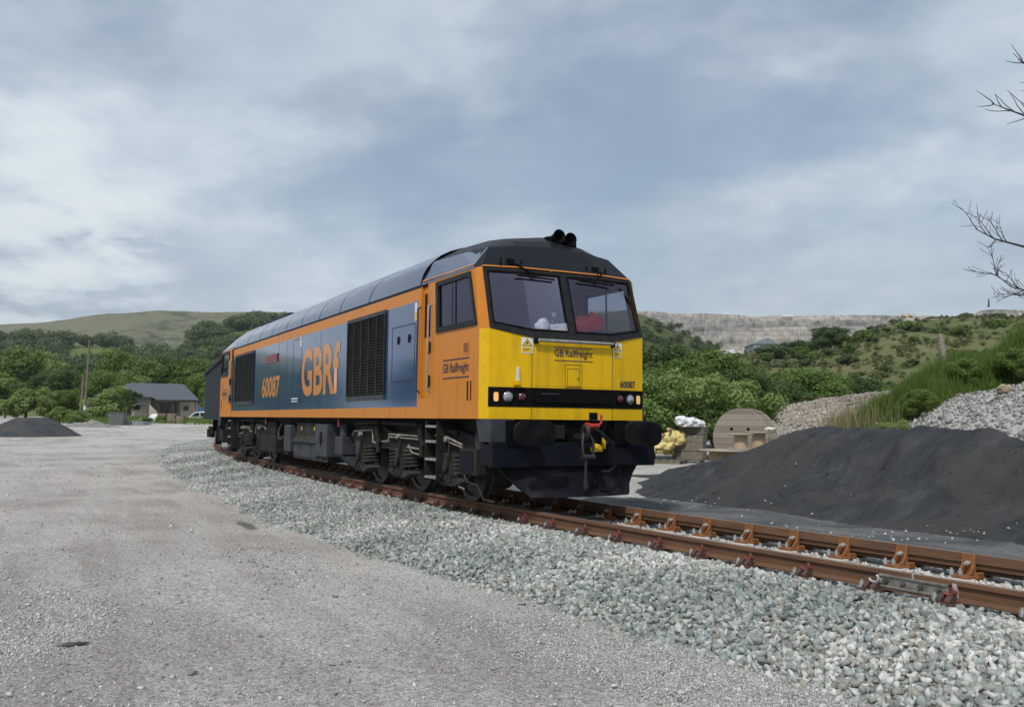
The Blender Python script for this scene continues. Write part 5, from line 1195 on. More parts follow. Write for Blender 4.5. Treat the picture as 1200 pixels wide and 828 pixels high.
for u, vt, D, lb in ((92, 483, 88, 'bright yellow-green shrub at the foot of the taller pole'), (70, 478, 92, 'bright yellow-green shrub between the dark heap and the taller pole'), (172, 488, 96, 'small shrub in front of the stone building, left of the porch'), (190, 486, 99, 'small shrub growing before the porch of the stone building')):
    tree_px('shrub', u, vt, D, lb, G3, 1.3)
for u, vt, D, lb in ((152, 455, 104, 'thin young tree standing in front of the slate roof'), (138, 462, 106, 'thin young tree against the left end of the slate roof')):
    tree_px('sapling', u, vt, D, lb, G3, 1.3)
# trees beyond the left edge of the picture, mirrored in the paintwork
for i in range(16):
    a = math.radians(196+1.35*i)-PI; d = 118+8*math.sin(i*1.7); x, y = CAM[0]-d*math.cos(a), CAM[1]-d*math.sin(a)
    tree(['oak', 'ash', 'lime'][i % 3], (x, y, float(ground_z(x, y))), 6.5+3.2*abs(math.sin(i*2.3)), f"tall roadside tree outside the picture's left edge, {ordw(i+1)} in its row", 'roadside trees along the left of the yard', 1.0)
# far woods
def woods(name, ranges, pos, label, size, nl, lf, mat):
    VV = []; b = 0
    protos = [crown_mesh('w', (1, 1, .85), 12, nl, lf, mat, zc=.6, cr=(.35, .55))[0] for _ in range(4)]
    pv = []
    for me in protos:
        a = np.empty(len(me.vertices)*3, np.float32); me.vertices.foreach_get('co', a); pv.append(a.reshape(-1, 3)); bpy.data.meshes.remove(me)
    for (u0, u1, d0, d1, n) in ranges:
        us = rng.uniform(u0, u1, n); ds = rng.uniform(d0, d1, n); p = pos(us, ds)
        for k in range(n):
            s = size*rng.uniform(.7, 1.3); a = rng.uniform(0, 6.28); c_, s_ = math.cos(a), math.sin(a); v = pv[k % 4]
            VV.append(np.stack([v[:, 0]*c_-v[:, 1]*s_, v[:, 0]*s_+v[:, 1]*c_, v[:, 2]], 1)*s*np.array([1.15, 1.15, 1.0])+p[k])
    V = np.concatenate(VV); o = link(name, np_mesh(name, V, np.arange(len(V)).reshape(-1, 4), mat)); return stuff(o, label, 'woodland')
woods('woodland', [(-300, 118, 560, 645, 130), (118, 150, 590, 640, 12), (150, 215, 430, 520, 34), (222, 420, 430, 640, 150), (-300, 72, 440, 570, 95), (72, 140, 400, 450, 12)], wslope, 'far woodland massed across the slope below the moor', 6.2, 1300, .085, LEAF_F)
_slope_any = lambda u, d: slope(u, d)
woods('rough_scrub', [(850, 1300, 90, 225, 1300)], _slope_any, 'rough low scrub and tussocks covering the green hillside', .55, 110, .22, LEAF_T)
woods('mound_scrub', [(752, 850, 345, 425, 90)], mound, 'dark scrub massed over the mound left of the quarry face', 2.2, 420, .14, LEAF_F)

# bare tree at the right edge
BT = thing('bare_tree', 'leafless tree reaching thin dark branches into the right edge of the picture', 'tree', tuple(P(1310, 500, 13.5)))
TWIG = M_basic('dark_twig', (.045, .036, .032), (.028, .023, .021), 20, .8)
lm = MB(); tw = MB()
def pxp(u, v, D=13.5): return Vector(P(u, v, D))
base = Vector(P(1310, 500, 13.5)); base.z = -.3
lm.tube([base, pxp(1306, 400), pxp(1300, 250), pxp(1303, 100), pxp(1298, -40)], .1, 8, radii=[.16, .13, .10, .07, .03])
rr_ = random.Random(11)
def grow(p, d, L, r, depth):
    n = 4; pts = [p]; q = p.copy(); dd = d.normalized()
    for i in range(n):
        dd = (dd+Vector((rr_.uniform(-.22, .22), rr_.uniform(-.22, .22), rr_.uniform(-.10, .22)))).normalized(); q = q+dd*L/n; pts.append(q.copy())
    tw.tube(pts, r, 5, radii=[max(.0035, r*(1-.6*i/n)) for i in range(n+1)])
    if depth > 0:
        for i in range(1, n+1):
            for _ in range(1 if i < n else 2):
                ax = Vector((rr_.gauss(0, 1), rr_.gauss(0, 1), rr_.gauss(.25, .8))).normalized(); nd = (dd*.75+ax*.75).normalized(); grow(pts[i], nd, L*rr_.uniform(.38, .62), r*.55, depth-1)
for path, rs, dep in (([(1300, 300), (1245, 296), (1200, 289), (1166, 280), (1143, 268)], [.035, .026, .019, .012, .006], 2), ([(1302, 150), (1250, 146), (1205, 137), (1180, 128), (1162, 121)], [.03, .022, .016, .010, .005], 1), ([(1305, 370), (1250, 350), (1210, 342), (1185, 336), (1168, 322)], [.03, .02, .014, .009, .005], 2), ([(1303, 120), (1250, 100), (1215, 85), (1193, 70)], [.03, .02, .013, .006], 1)):
    pts = [pxp(u, v, 13.5+rr_.uniform(-.1, .1)+(1300-u)*.004) for u, v in path]; lm.tube(pts, .02, 6, radii=rs)
    for i in range(1, len(pts)):
        d = (pts[i]-pts[i-1]).normalized()
        for _ in range(3):
            t = rr_.random(); p = pts[i-1].lerp(pts[i], t); up_ = Vector(UP)*rr_.uniform(.35, 1.0)*rr_.choice((1, 1, .6, -.5)); grow(p, d*.55+up_+Vector((rr_.uniform(-.3, .3), rr_.uniform(-.3, .3), 0)), rr_.uniform(.32, .72)*(1.15-.14*i), .009, dep-1)
lm.add(tw.v, tw.f); lm.build('branches', TWIG, BT, smooth=60)
# weeds on the heaps and a leafy bush at the end of the bank
pb = bank(1021, 19.5)[0]; tree('hazel', (pb[0], pb[1], pb[2]-.1), 1.15, 'dark leafy bush at the lower left end of the grassy bank', 'low plants around the heaps', .8)
for i, (u, d, H, ky, lb) in enumerate([(1046, 20.5, .75, 'sallow', 'pale leafy weed clump low on the green bank, left of the fence post'), (1078, 21.5, .8, 'hazel', 'leafy weed clump on the green bank just under the fence post'), (1128, 22.0, .85, 'hazel', 'dark leafy weed clump on the green bank right of the fence post'), (1150, 20.5, .6, 'sallow', 'pale weed clump in the middle of the green bank above the stone heap'), (1188, 21.5, .9, 'hazel', 'leafy weed clump on the green bank above the boulder'), (1105, 20.0, .55, 'sallow', 'small pale weed clump at the foot of the bank, edge of the stone heap')]):
    q_ = bank(u, d)[0]; tree(ky, (q_[0], q_[1], q_[2]-.08), H, lb, 'low plants around the heaps', 1.1)
pq = plane_y(1176, 499, 9.2); tree('sallow', (pq[0], pq[1], float(grav_h(np.array([pq[0]]), np.array([pq[1]]))[0])-.05), .45, 'small green weed growing at the foot of the pale stone heap', 'low plants around the heaps', .6)
# ------------------------------------------------------------------ things lying about the yard
# large cable drum on edge
def frame_at(o, ang):
    return Matrix.Translation(Vector(o)) @ Matrix.Rotation(ang, 4, 'Z')
face = math.atan2(CAM[1]-P(870, 500, 30)[1], CAM[0]-P(870, 500, 30)[0])       # heading towards the viewer
c = P(873, 0, 30); c = P(873, 514, 30); zg = float(ground_z(c[0], c[1])); RD = P(873, 479, 30)[2]-c[2]; cz = zg+RD
DR = thing('cable_drum', 'big weathered wooden cable drum standing on edge behind the dark heap', 'cable drum', (0, 0, 0))
def disc(mb, R, t0, t1, n=56, hole=0):
    mb.lathe([(R-.012, t0), (R, t0+.012), (R, t1-.012), (R-.012, t1)], (0, 0, 0), (1, 0, 0), n)
PLANK = []
def plank_mat(name, c1, c2, w, axis='z'):
    m, t, n, l = nt(name); v = coords(n, l, (1, 1, 1)); s = n.new('ShaderNodeSeparateXYZ'); l.new(v, s.inputs[0])
    ax = s.outputs[{'x': 0, 'y': 1, 'z': 2}[axis]]; k = mth(n, l, 'FLOOR', mth(n, l, 'DIVIDE', ax, w)); fr = mth(n, l, 'FRACT', mth(n, l, 'DIVIDE', ax, w))
    wn = n.new('ShaderNodeTexWhiteNoise'); wn.noise_dimensions = '1D'; l.new(k, wn.inputs['W'])
    mp = n.new('ShaderNodeMapping'); l.new(v, mp.inputs[0]); mp.inputs['Scale'].default_value = {'z': (1, 1.2, 22), 'y': (1.2, 22, 1.2), 'x': (22, 1.2, 1.2)}[axis]
    g = noise_n(n, l, mp.outputs[0], 1.5, 6, .65); f = mth(n, l, 'ADD', mth(n, l, 'MULTIPLY', wn.outputs[0], .45), mth(n, l, 'MULTIPLY', g, .7))
    col = ramp(n, l, f, [(.25, c2), (.75, c1)]); gap = ramp(n, l, fr, [(0., 0.), (.03, 1.), (.97, 1.), (1., 0.)])
    col = mixc(n, l, gap, (.03, .025, .02), col); outp(n, l, princ(n, l, col, .85, 0, bump(n, l, mth(n, l, 'ADD', gap, mth(n, l, 'MULTIPLY', g, .3)), .5, .01), 0, .2)); return m
GREYW = plank_mat('grey_planks', (.315, .275, .23), (.19, .165, .14), .20)
LTW = plank_mat('light_staves', (.56, .43, .30), (.42, .31, .20), .07, 'y')
FLATW = plank_mat('flange_planks', (.44, .39, .32), (.30, .26, .21), .15, 'y')
mb = MB(); disc(mb, RD, .28, .36); fl = mb.build('flange', GREYW, DR, smooth=30)
mb = MB(); mb.lathe([(.10, .36), (.10, .365), (.0005, .365)], (0, 0, 0), (1, 0, 0), 20); mb.build('axle_hole', BLACK, fl)
for y in (-.30, .29):
    mb = MB(); mb.lathe([(.055, .36), (.05, .366), (.0005, .366)], (0, y, .30), (1, 0, 0), 16); mb.build('bolt_hole', BLACK, fl)
mb = MB(); disc(mb, RD, -.36, -.28); mb.build('flange', GREYW, DR, smooth=30)
mb = MB(); mb.lathe([(RD*.55, -.28), (RD*.55, .28)], (0, 0, 0), (1, 0, 0), 40); mb.build('drum_core', TIMBER, DR, smooth=30)
DR.matrix_world = frame_at((c[0], c[1], cz), face-.45)
def small_reel(u, vtop, D, R, h, rc, label, base=None, top=True):
    p = P(u, vtop, D); zt = p[2]; o = thing('cable_reel', label, 'cable reel', (0, 0, 0), 'small cable reels lying flat')
    mb = MB(); mb.lathe([(R-.01, h-.05), (R, h-.04), (R, h-.01), (R-.01, h)], (0, 0, 0), (0, 0, 1), 40); mb.build('top_flange', FLATW, o, smooth=30)
    mb = MB(); mb.lathe([(rc, .05), (rc, h-.05)], (0, 0, 0), (0, 0, 1), 36); mb.build('drum_core', LTW, o, smooth=30)
    mb = MB(); mb.lathe([(R-.01, 0), (R, .01), (R, .04), (R-.01, .05)], (0, 0, 0), (0, 0, 1), 40); mb.build('bottom_flange', FLATW, o, smooth=30)
    o.location = (p[0], p[1], zt-h); o.rotation_euler = (0, 0, 1.0)
    return o
D1 = 26.5
w_ = small_reel(848, 526.5, D1, .70, P(848, 526.5, D1)[2]+.25, .42, 'low wide cable reel lying flat in front of the big drum')
zt1 = P(867, 525, D1)[2]
small_reel(868, 507.5, D1+.2, .37, P(868, 507.5, D1+.2)[2]-P(848, 526.5, D1)[2], .20, 'small reel with pale wooden core standing on the low wide reel')
pz = P(888, 505.5, D1+1.0)
small_reel(889, 505.5, D1+.9, .38, pz[2]+.25, .20, 'taller pale reel just right of the small one, partly buried by the dark heap')
pbag = P(903, 503, D1+.9); o = lumps('plastic_scrap', M_basic('scrap_plastic', (.7, .7, .68), (.5, .5, .48), 8, .5), [((pbag[0], pbag[1], pbag[2]+.02), (.16, .14, .06))], seed=8, amp=.5); tag(o, 'scrap of white plastic lying on the taller reel beside the dark heap', 'plastic scrap')
# timber stack
PS = Vector(P(809, 540, 33.5)); PS.z = float(ground_z(PS.x, PS.y)); sc = 33.5/FPX; fa = face-.25
def stack_beam(i, w, h, d, dx, dy, z, label, mat=TIMBER, tilt=0):
    mb = MB(); mb.box(-d/2, d/2, -w/2, w/2, 0, h); o = mb.build('timber_baulk', mat, bevel=.02); tag(o, label, 'timber', 'stacked old timbers')
    o.matrix_world = frame_at(PS, fa) @ Matrix.Translation((dx, dy, z)) @ Matrix.Rotation(tilt, 4, 'X'); return o
hh = .31
stack_beam(0, 1.15, hh, .55, 0, -.03, .10, 'bottom grey-brown baulk of the timber stack beside the yellow bags')
stack_beam(1, 1.19, hh, .55, .02, -.05, .10+hh+.004, 'middle baulk of the timber stack, longest at its left end')
stack_beam(2, 1.16, hh-.04, .55, -.01, -.02, .10+2*hh+.008, 'third baulk of the timber stack, just below the dark top one')
stack_beam(3, .95, .30, .45, -.15, .08, .10+3*hh-.028, 'darker short baulk on top of the timber stack, under the white bag', M_basic('dark_timber', (.17, .155, .125), (.09, .08, .065), 4, .9, bmp=.4, stretch=(.6, 3, 3)))
for dy in (-.42, .40):
    mb = MB(); mb.box(-.3, .3, -.05, .05, 0, .097); o = mb.build('bearer', TIMBER, bevel=.008); tag(o, 'short bearer under the %s end of the timber stack' % ('left' if dy < 0 else 'right'), 'timber', 'bearers under the timber stack'); o.matrix_world = frame_at(PS, fa) @ Matrix.Translation((0, dy, 0))
zb_ = PS.z+.10+3*hh+.272
pw = P(808, 498, 33.4); o = lumps('bulk_bag', M_basic('white_sheeting', (.78, .78, .80), (.62, .62, .65), 5, .55), [((pw[0], pw[1], zb_+.14), (.3, .36, .19)), ((pw[0]-.1, pw[1]-.28, zb_+.20), (.22, .22, .20)), ((pw[0]+.1, pw[1]+.3, zb_+.10), (.22, .26, .13))], seed=3, amp=.5, sub=4); tag(o, 'crumpled white plastic bag on top of the timber stack', 'bag')
# poles and planks poking out behind
for (u0, v0, u1, v1, lb) in ((783, 502.5, 800, 508, 'short round pole end sticking out left of the white bag'), (775, 509, 792, 514, 'pale plank end sticking out above the yellow bags')):
    a, b_ = Vector(P(u0, v0, 33.0)), Vector(P(u1, v1, 35.2)); mb = MB(); mb.cyl(a, b_, .065, n=12); o = mb.build('wood_pole', FWOOD, smooth=40); tag(o, lb, 'pole', 'poles behind the timber stack')
YB = M_basic('yellow_sacking', (.74, .62, .27), (.52, .41, .15), 7, .6, bmp=.3)
for i, (u, v, s, lb) in enumerate([(771, 525, .34, 'lowest yellow sack at the front of the pallet'), (779, 520, .36, 'yellow sack in the middle of the crumpled heap'), (789, 515, .36, 'tallest yellow sack leaning against the timber stack'), (795, 513, .28, 'yellow sack draped on top against the dark baulk'), (765, 524, .24, 'small yellow sack at the left end of the heap'), (786, 527, .30, 'yellow sack slumped at the right front of the pallet')]):
    p = P(u, v, 33.2+.12*i); o = lumps('yellow_sack', YB, [((p[0], p[1], p[2]), (s*.8, s, s*.75)), ((p[0]+.1, p[1]+s*.4, p[2]+s*.25), (s*.5, s*.5, s*.5))], seed=20+i, amp=.6, sub=4); tag(o, lb, 'sack', 'crumpled yellow sacks')
pl = Vector(P(775, 540, 32.8)); pl.z = float(ground_z(pl.x, pl.y)); PT = thing('pallet', 'wooden pallet carrying the crumpled yellow sacks', 'pallet', (0, 0, 0))
mb = MB()
for dx in (-.45, 0, .45): mb.box(dx-.05, dx+.05, -.85, .85, 0, .1)
mb.build('runner', TIMBER, PT); mb = MB()
for i in range(7): mb.box(-.5, .5, -.85+i*.255, -.85+i*.255+.15, .104, .13)
mb.build('deck_boards', TIMBER, PT); PT.matrix_world = frame_at(pl, fa)
pc = Vector(P(752, 534, 32.4)); pc.z = float(ground_z(pc.x, pc.y))
mb = MB(); mb.box(-.3, .3, -.35, .36, .16, .50); o = mb.build('wrapped_block', M_basic('grey_wrap', (.55, .57, .60), (.42, .44, .47), 5, .5), bevel=.03); tag(o, 'pale grey wrapped block on a pallet just right of the buffer', 'block'); o.matrix_world = frame_at(pc, fa)
P2 = thing('pallet', 'small wooden pallet under the pale grey block near the buffer', 'pallet', (0, 0, 0)); mb = MB()
for dy in (-.32, 0, .32): mb.box(-.32, .32, dy-.06, dy+.06, 0, .11)
mb.build('runner', TIMBER, P2); mb = MB(); mb.box(-.33, .33, -.40, .40, .113, .14); mb.build('deck_boards', TIMBER, P2); P2.matrix_world = frame_at(pc, fa)
# fence post on the bank, loose stones and debris
pf = bank(1107, 23.4)[0]; mb = MB(); mb.tube([(pf[0], pf[1], pf[2]-.3), (pf[0]-.02, pf[1], pf[2]+.6), (pf[0]-.10, pf[1]-.03, P(1107, 391, 23.4)[2])], .085, 9, radii=[.095, .09, .075]); o = mb.build('fence_post', WOOD, smooth=40); tag(o, 'lone leaning wooden fence post among the grass on the right bank', 'post')
rs = P(85, 764, 6.6); o = lumps('stick', M_basic('dark_stick', (.05, .045, .04), (.09, .08, .07), 20, .8), [((rs[0], rs[1], float(ground_z(rs[0], rs[1]))+.012), (.03, .09, .016))], seed=9, amp=.4); tag(o, 'dark splinter of wood lying on the gravel at lower left', 'stick')

# ------------------------------------------------------------------ left background: poles, building, vehicles
def pole(u, vt, D, r, label, marker=True):
    p = P(u, hz(u), D); zg = float(ground_z(p[0], p[1])); zt = P(u, vt, D)[2]; o = thing('telegraph_pole', label, 'pole', (p[0], p[1], zg))
    a = Vector((p[0], p[1], zg-.2)); b_ = Vector((p[0], p[1], zt))+Vector(RT)*.25; mb = MB(); mb.tube([a, a.lerp(b_, .5), b_], r, 10, radii=[r, r*.85, r*.68]); mb.build('shaft', M_basic('pole_wood', (.20, .165, .13), (.12, .10, .08), 2, .9, stretch=(4, 4, .4)), o, smooth=50)
    if marker:
        f = a.lerp(b_, .19); mb = MB(); mb.cyl(f-Vector((0, 0, .22)), f+Vector((0, 0, .22)), r*1.04, n=12); mb.build('marker_band', WHITE, o, smooth=50)
pole(98.5, 397, 97, .14, 'tall bare wooden telegraph pole with white band, left of the building')
pole(93.5, 441, 108, .14, 'shorter wooden pole just behind the tall one', False)
# stone building with slate roof
DB = 122; pb_ = P(170, 496, DB); zb0 = float(ground_z(pb_[0], pb_[1])); k_ = DB/FPX*1.04
BLD = thing('stone_building', 'low stone building with grey slate hipped roof and dark porch beyond the yard', 'building', (0, 0, 0))
def lx(u): return (u-170)*k_
def lz(v): return (496-v)*k_
STN = M_basic('pale_stone_wall', (.50, .44, .36), (.36, .315, .26), .9, .9, bmp=.3, detail=8); SLATE = M_basic('slate_roof', (.085, .095, .115), (.062, .07, .088), 1.2, .55, bmp=.15, stretch=(1, 4, 4)); TRIM = M_basic('dark_trim', (.02, .022, .026), (.03, .03, .034), 3, .5); WIN = M_basic('dark_window', (.018, .02, .024), (.03, .034, .04), 2, .15)
def bx(x0, x1, y0, y1, z0, z1): return MB().box(x0, x1, y0, y1, z0, z1)
eL, eR, eT, rg = lz(470.5), lz(473), lz(475), lz(453.5)
bx(lx(119), lx(175), 0, 9, -.6, eL).build('wall', STN, BLD); bx(lx(204), lx(225), .6, 9, -.6, eR).build('wall', STN, BLD); bx(lx(175)+.01, lx(204)-.01, 3, 9, -.6, eR).build('wall', STN, BLD)
mb = MB(); o0 = .45; xl, xr, yf, yb = lx(119)-o0, lx(226)+o0*.3, -.5, 9.5; xa, xb = lx(151), lx(208); ym = 4.5
mb.quad((xl, yf, eL), (lx(176), yf, eL), (lx(176), ym, rg), (xa, ym, rg)); mb.poly([(lx(176), yf, eL), (lx(182), -.9, eT+.2), (lx(206), -.9, eT+.2), (xr, .1, eR), (xb, ym, rg), (lx(176), ym, rg)]); mb.poly([(xr, .1, eR), (xr, yb, eR), (xb, ym, rg)]); mb.quad((xl, yb, eL), (xr, yb, eR), (xb, ym, rg), (xa, ym, rg)); mb.poly([(xl, yf, eL), (xl, yb, eL), (xa, ym, rg)])
rf = mb.build('roof', SLATE, BLD)
mb = MB(); mb.box(xl, lx(176), yf-.06, yf-.01, eL-.22, eL+.02); mb.build('gutter', TRIM, rf); mb = MB(); mb.box(lx(204), xr, .02, .08, eR-.2, eR+.02); mb.build('gutter', TRIM, rf)
mb = MB(); mb.box(lx(181), lx(207), -.92, -.80, eT-.05, eT+.16); 
mb.build('porch_fascia', TRIM, BLD)
for u in (182.5, 205.5, 199):
    bx(lx(u)-.12, lx(u)+.12, -.8, -.6, -.6, eT-.05).build('porch_post', TRIM, BLD)
for u in (187, 192.5): bx(lx(u)-.25, lx(u)+.25, 2.93, 2.99, -.4, eT-.3).build('glazed_door', WIN, BLD)
w1 = bx(lx(210), lx(215.5), .54, .597, lz(485), lz(480)).build('window', TRIM, BLD); bx(lx(210)+.08, lx(215.5)-.08, .52, .538, lz(485)+.08, lz(480)-.08).build('pane', WIN, w1)
bx(lx(222), lx(225)-.1, .55, .597, -.6, eR-.25).build('door', M_basic('tan_door', (.30, .21, .12), (.24, .16, .09), 3, .6), BLD)
w2 = bx(lx(153), lx(164), -.05, -.003, lz(485), lz(479.5)).build('window', TRIM, BLD); bx(lx(153)+.1, lx(164)-.1, -.07, -.052, lz(485)+.1, lz(479.5)-.1).build('pane', WIN, w2)
mb = MB(); mb.prism([(lx(152), -1.0, lz(479.6)), (lx(173), -1.0, lz(479.6)), (lx(173), -.003, lz(477)), (lx(152), -.003, lz(477))], (0, 0, .08)); mb.build('lean_to_roof', SLATE, BLD)
mb = MB(); mb.prism([(lx(174), -.9, -.6), (lx(174), -.9, lz(478.5)), (lx(182.5), -.9, lz(487)), (lx(182.5), -.9, -.6)], (0, .3, 0)); mb.build('sloping_wall', STN, BLD)
ang = math.atan2(RT[1], RT[0]); BLD.matrix_world = Matrix.Translation((pb_[0], pb_[1], zb0)) @ Matrix.Rotation(ang+.33, 4, 'Z')
# vehicles: side profile swept across, wheels, glass
def car(label, prof, win, L, W, col, u, D, name, cat, wheels, heading=0, vb=None, wr=.36):
    p = P(u, hz(u), D); zg = float(ground_z(p[0], p[1])) if vb is None else P(u, vb, D)[2]
    o = thing(name, label, cat, (0, 0, 0)); mb = MB(); mb.prism([(x, -W/2, z) for x, z in prof], (0, W, 0)); mb.build('body', col, o, bevel=.05)
    for w in win:
        for s in (-1, 1): mb = MB(); mb.prism([(x, s*W/2, z) for x, z in w], (0, s*.012, 0)); mb.build('side_window', WIN, o)
    for x in wheels:
        for s in (-1, 1):
            mb = MB(); mb.lathe([(.0005, 0), (wr*.6, 0), (wr*.62, .02), (wr, .02), (wr, -.2), (.0005, -.2)], (x, s*(W/2+.01), wr), (0, s, 0), 20); mb.build('wheel', RUBBER, o, smooth=30)
    o.matrix_world = Matrix.Translation((p[0], p[1], zg)) @ Matrix.Rotation(ang+heading, 4, 'Z'); return o
CWH = M_basic('white_car_paint', (.72, .74, .77), (.66, .68, .71), 2, .25, coat=.5); CBL = M_basic('blue_car_paint', (.05, .12, .30), (.04, .10, .26), 2, .3, coat=.5)
car('white pickup with a white load cover parked beside the wagon', [(-2.6, .5), (-2.6, .85), (-2.45, 1.0), (-1.35, 1.12), (-.65, 1.72), (.55, 1.80), (2.5, 1.80), (2.62, 1.0), (2.62, .5)], [[(-1.1, 1.17), (-.55, 1.64), (-.05, 1.66), (-.05, 1.15)], [(.05, 1.15), (.05, 1.66), (.75, 1.66), (.85, 1.15)]], 5.2, 1.85, CWH, 237, 116, 'pickup_truck', 'pickup', (-1.65, 1.6), vb=498.5)
car('blue vehicle half seen behind the white pickup', [(-1.8, .45), (-1.8, 1.1), (-1.2, 1.25), (-.8, 1.95), (1.7, 2.0), (1.8, .45)], [[(-.75, 1.3), (-.6, 1.85), (1.4, 1.88), (1.4, 1.3)]], 3.6, 1.8, CBL, 241, 150, 'blue_van', 'van', (-1.1, 1.1), vb=486)
car('white car nearly hidden before the porch of the stone building', [(-2.0, .4), (-2.0, .85), (-1.0, 1.0), (-.4, 1.5), (1.2, 1.5), (1.9, 1.0), (2.0, .4)], [[(-.8, 1.03), (-.3, 1.42), (1.1, 1.42), (1.5, 1.03)]], 4, 1.75, CWH, 186, 112, 'parked_car', 'car', (-1.25, 1.25), heading=.9, vb=499)
# stack of blocks, grey tank, cones, sheets
pk = P(201, 500.5, 99); pk_z = float(ground_z(pk[0], pk[1])); BRK = M_basic('stained_concrete', (.26, .20, .155), (.13, .10, .08), 2, .9, bmp=.3)
i_ = 0
for cx in (-1.0, .05, 1.0):
    for lz_ in range(4 if cx < .5 else 3):
        mb = MB(); w = .42+.04*((lz_+int(cx*2)) % 2); mb.box(-w, w, -.5, .5, 0, .26); o = mb.build('track_block', BRK, bevel=.03)
        tag(o, f"brown stained block, {ordw(lz_+1)} from the ground in the {'left' if cx < -.5 else 'middle' if cx < .5 else 'right'} pile by the pickup", 'block', 'piles of stained blocks')
        o.matrix_world = Matrix.Translation((pk[0], pk[1], pk_z)) @ Matrix.Rotation(ang, 4, 'Z') @ Matrix.Translation((cx, .03*lz_, lz_*.265)); i_ += 1
pt_ = P(137, 506, 90); mb = MB(); mb.box(-.72, .72, -.6, .6, 0, 1.2); mb.box(-.76, .76, -.64, .64, 1.2, 1.26); o = mb.build('storage_box', M_basic('grey_green_box', (.11, .125, .12), (.085, .10, .095), 2, .6), bevel=.03); tag(o, 'plain grey-green storage box at the far edge of the yard', 'box'); o.matrix_world = Matrix.Translation((pt_[0], pt_[1], float(ground_z(pt_[0], pt_[1])))) @ Matrix.Rotation(ang+.15, 4, 'Z')
pm = P(108, 507, 84)
def heap3(x, y):
    dx, dy = x-pm[0], y-pm[1]; a = dx*RT[0]+dy*RT[1]; b = -dx*RT[1]+dy*RT[0]; r = np.hypot(a/2.9, b/1.5)*(1+.25*fbm(x*.8, y*.8, 3))
    return ground_z(x, y)-.03+.62*np.clip(1-r, -.1, 1)**1*(1+.5*fbm(x*1.5, y*1.5, 3))
tag(heap_mesh('rubble_heap', pm[0]-5, pm[0]+5, pm[1]-5, pm[1]+5, 90, 90, heap3, M_basic('grey_rubble', (.26, .245, .225), (.15, .14, .13), 2.5, .95, bmp=.5)), 'low grey rubble heap beside the storage box', 'heap')
pp_ = P(157, 503.5, 92); mb = MB()
for q in range(3): mb.box(-1.2, 1.3, -1.0+q*.02, 1.0, q*.11, q*.11+.09)
o = mb.build('steel_sheets', M_basic('pale_sheet', (.30, .34, .37), (.22, .25, .27), 1.5, .45)); tag(o, 'flat stack of pale blue-grey sheets right of the storage box', 'sheets'); o.matrix_world = Matrix.Translation((pp_[0], pp_[1], float(ground_z(pp_[0], pp_[1])))) @ Matrix.Rotation(ang, 4, 'Z')
CON = M_basic('cone_orange', (.75, .14, .03), (.65, .12, .03), 6, .5)
for u, lb in ((208.5, 'orange traffic cone just right of the stained block piles'), (214.2, 'orange traffic cone nearer the white pickup')):
    p = P(u, 494, 112); mb = MB(); mb.box(p[0]-.2, p[0]+.2, p[1]-.2, p[1]+.2, p[2]-.5, p[2]-.46); mb.lathe([(.17, 0), (.03, .75), (.0005, .76)], (p[0], p[1], p[2]-.459), (0, 0, 1), 16); o = mb.build('traffic_cone', CON); tag(o, lb, 'cone', 'traffic cones')
# quarry plant, far off
SHD = M_basic('grey_shed', (.20, .235, .26), (.16, .19, .21), .2, .6)
ps = P(897, 409, 520); kk = 520/FPX; zt0 = P(897, 413, 520)[2]
o = thing('quarry_shed', 'pale grey gabled shed in front of the quarry face', 'shed', (0, 0, 0)); mb = MB(); mb.box(-14*kk, 14*kk, 0, 20, -25, 10*kk); mb.build('wall', SHD, o); mb = MB(); mb.prism([(-15*kk, -.5, 10*kk), (15*kk, -.5, 10*kk), (3*kk, -.5, 18*kk)], (0, 21, 0)); mb.build('roof', SHD, o); o.matrix_world = Matrix.Translation((ps[0], ps[1], zt0)) @ Matrix.Rotation(ang, 4, 'Z')
def machine(u, v, D, s, col, label, name, cat):
    p = P(u, v, D); o = thing(name, label, cat, (0, 0, 0)); mb = MB(); mb.box(-2.2*s, 2.2*s, -1.2*s, 1.2*s, 0, .9*s); mb.build('tracks', DARKF, o); mb = MB(); mb.box(-2*s, 1.5*s, -1.3*s, 1.3*s, .92*s, 2.2*s); mb.box(-1.9*s, -.6*s, -1.2*s, .2*s, 2.2*s, 3.2*s); mb.build('cab', col, o, bevel=.1); mb = MB(); mb.tube([(1.2*s, 0, 1.8*s), (3.6*s, 0, 3.9*s), (5.2*s, 0, 2.2*s), (5.0*s, 0, .6*s)], .35*s, 6); mb.build('boom', col, o); o.matrix_world = Matrix.Translation(p) @ Matrix.Rotation(ang, 4, 'Z')
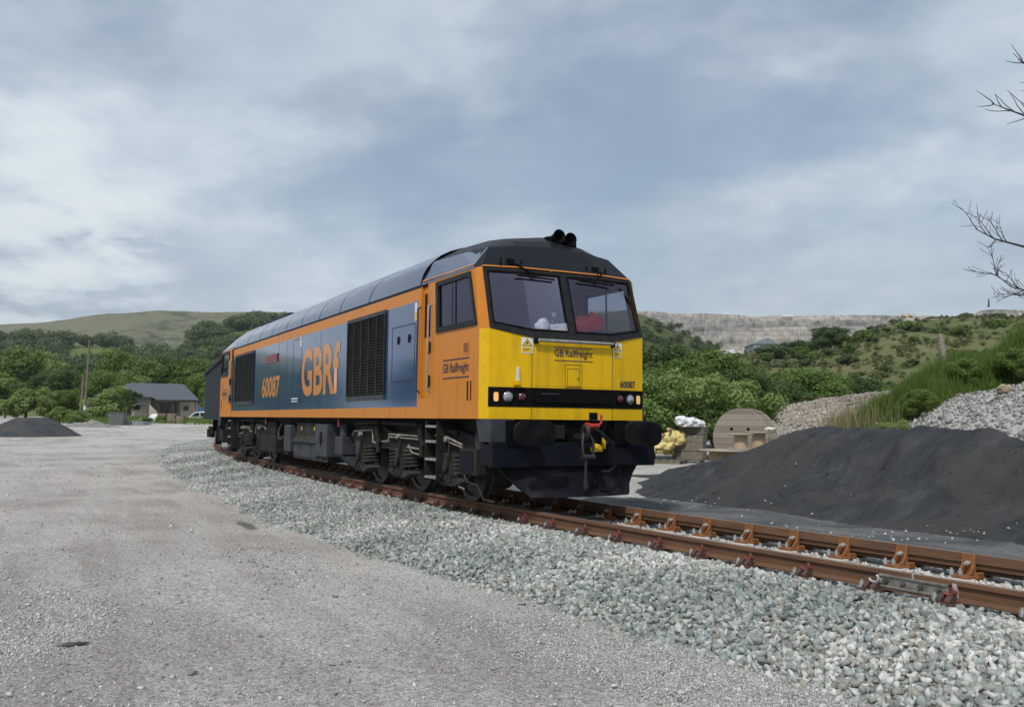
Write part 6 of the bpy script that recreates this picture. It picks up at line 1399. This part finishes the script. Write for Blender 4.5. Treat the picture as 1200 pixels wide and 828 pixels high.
MY = M_basic('machine_yellow', (.62, .36, .03), (.5, .3, .03), 1, .5)
machine(1059, 371.5, 900, .95, MY, 'tiny yellow excavator on the quarry bench near the right skyline', 'excavator', 'excavator'); machine(1067, 371.3, 905, .9, MY, 'second tiny yellow excavator, right of the first on the bench', 'excavator', 'excavator'); machine(842, 413.5, 300, .36, MY, 'small yellow digger above the bright round-topped tree', 'excavator', 'excavator')
car('small white van on the rise above the bright tree', [(-2.6, .4), (-2.6, 1.3), (-1.8, 1.5), (-1.2, 2.3), (2.6, 2.4), (2.6, .4)], [[(-1.5, 1.5), (-1.1, 2.1), (-.3, 2.1), (-.3, 1.5)]], 5.2, 2, CWH, 852, 320, 'white_van', 'van', (-1.7, 1.7), vb=417)
p = P(1158, 358.5, 940); mb = MB(); mb.prism([(p[0]-1.0, p[1], p[2]-1), (p[0]+1.0, p[1], p[2]-1), (p[0]+.9, p[1], p[2]+6.5), (p[0]+.2, p[1], p[2]+7.5), (p[0]-.3, p[1], p[2]+3)], (0, 1.2, 0)); o = mb.build('drill_rig', M_basic('rig_dark', (.06, .05, .045))); tag(o, 'dark upright drill rig on the skyline at the top of the quarry', 'drill rig')
p = P(923, 371, 925); mb = MB(); mb.box(-6, 6, -1.5, 1.5, 0, 1.6); mb.box(-5, -3, -1.4, 1.4, 1.62, 2.6); o = mb.build('pale_spoil', CWH, bevel=.4); tag(o, 'bright white patch of spoil on the upper quarry bench', 'spoil'); o.matrix_world = Matrix.Translation(p) @ Matrix.Rotation(ang, 4, 'Z')

# ------------------------------------------------------------------ air
def air():
    m, t, n, l = nt('air'); v = n.new('ShaderNodeVolumePrincipled'); v.inputs['Color'].default_value = (.93, .97, 1, 1); v.inputs['Density'].default_value = .00011; v.inputs['Anisotropy'].default_value = .2
    o = n.new('ShaderNodeOutputMaterial'); l.new(v.outputs[0], o.inputs[1])
    b = MB().box(-7300, 7300, -7300, 7300, -4, 320).build('haze', m); stuff(b, 'thin pale haze in the air over the valley', 'haze')
air()
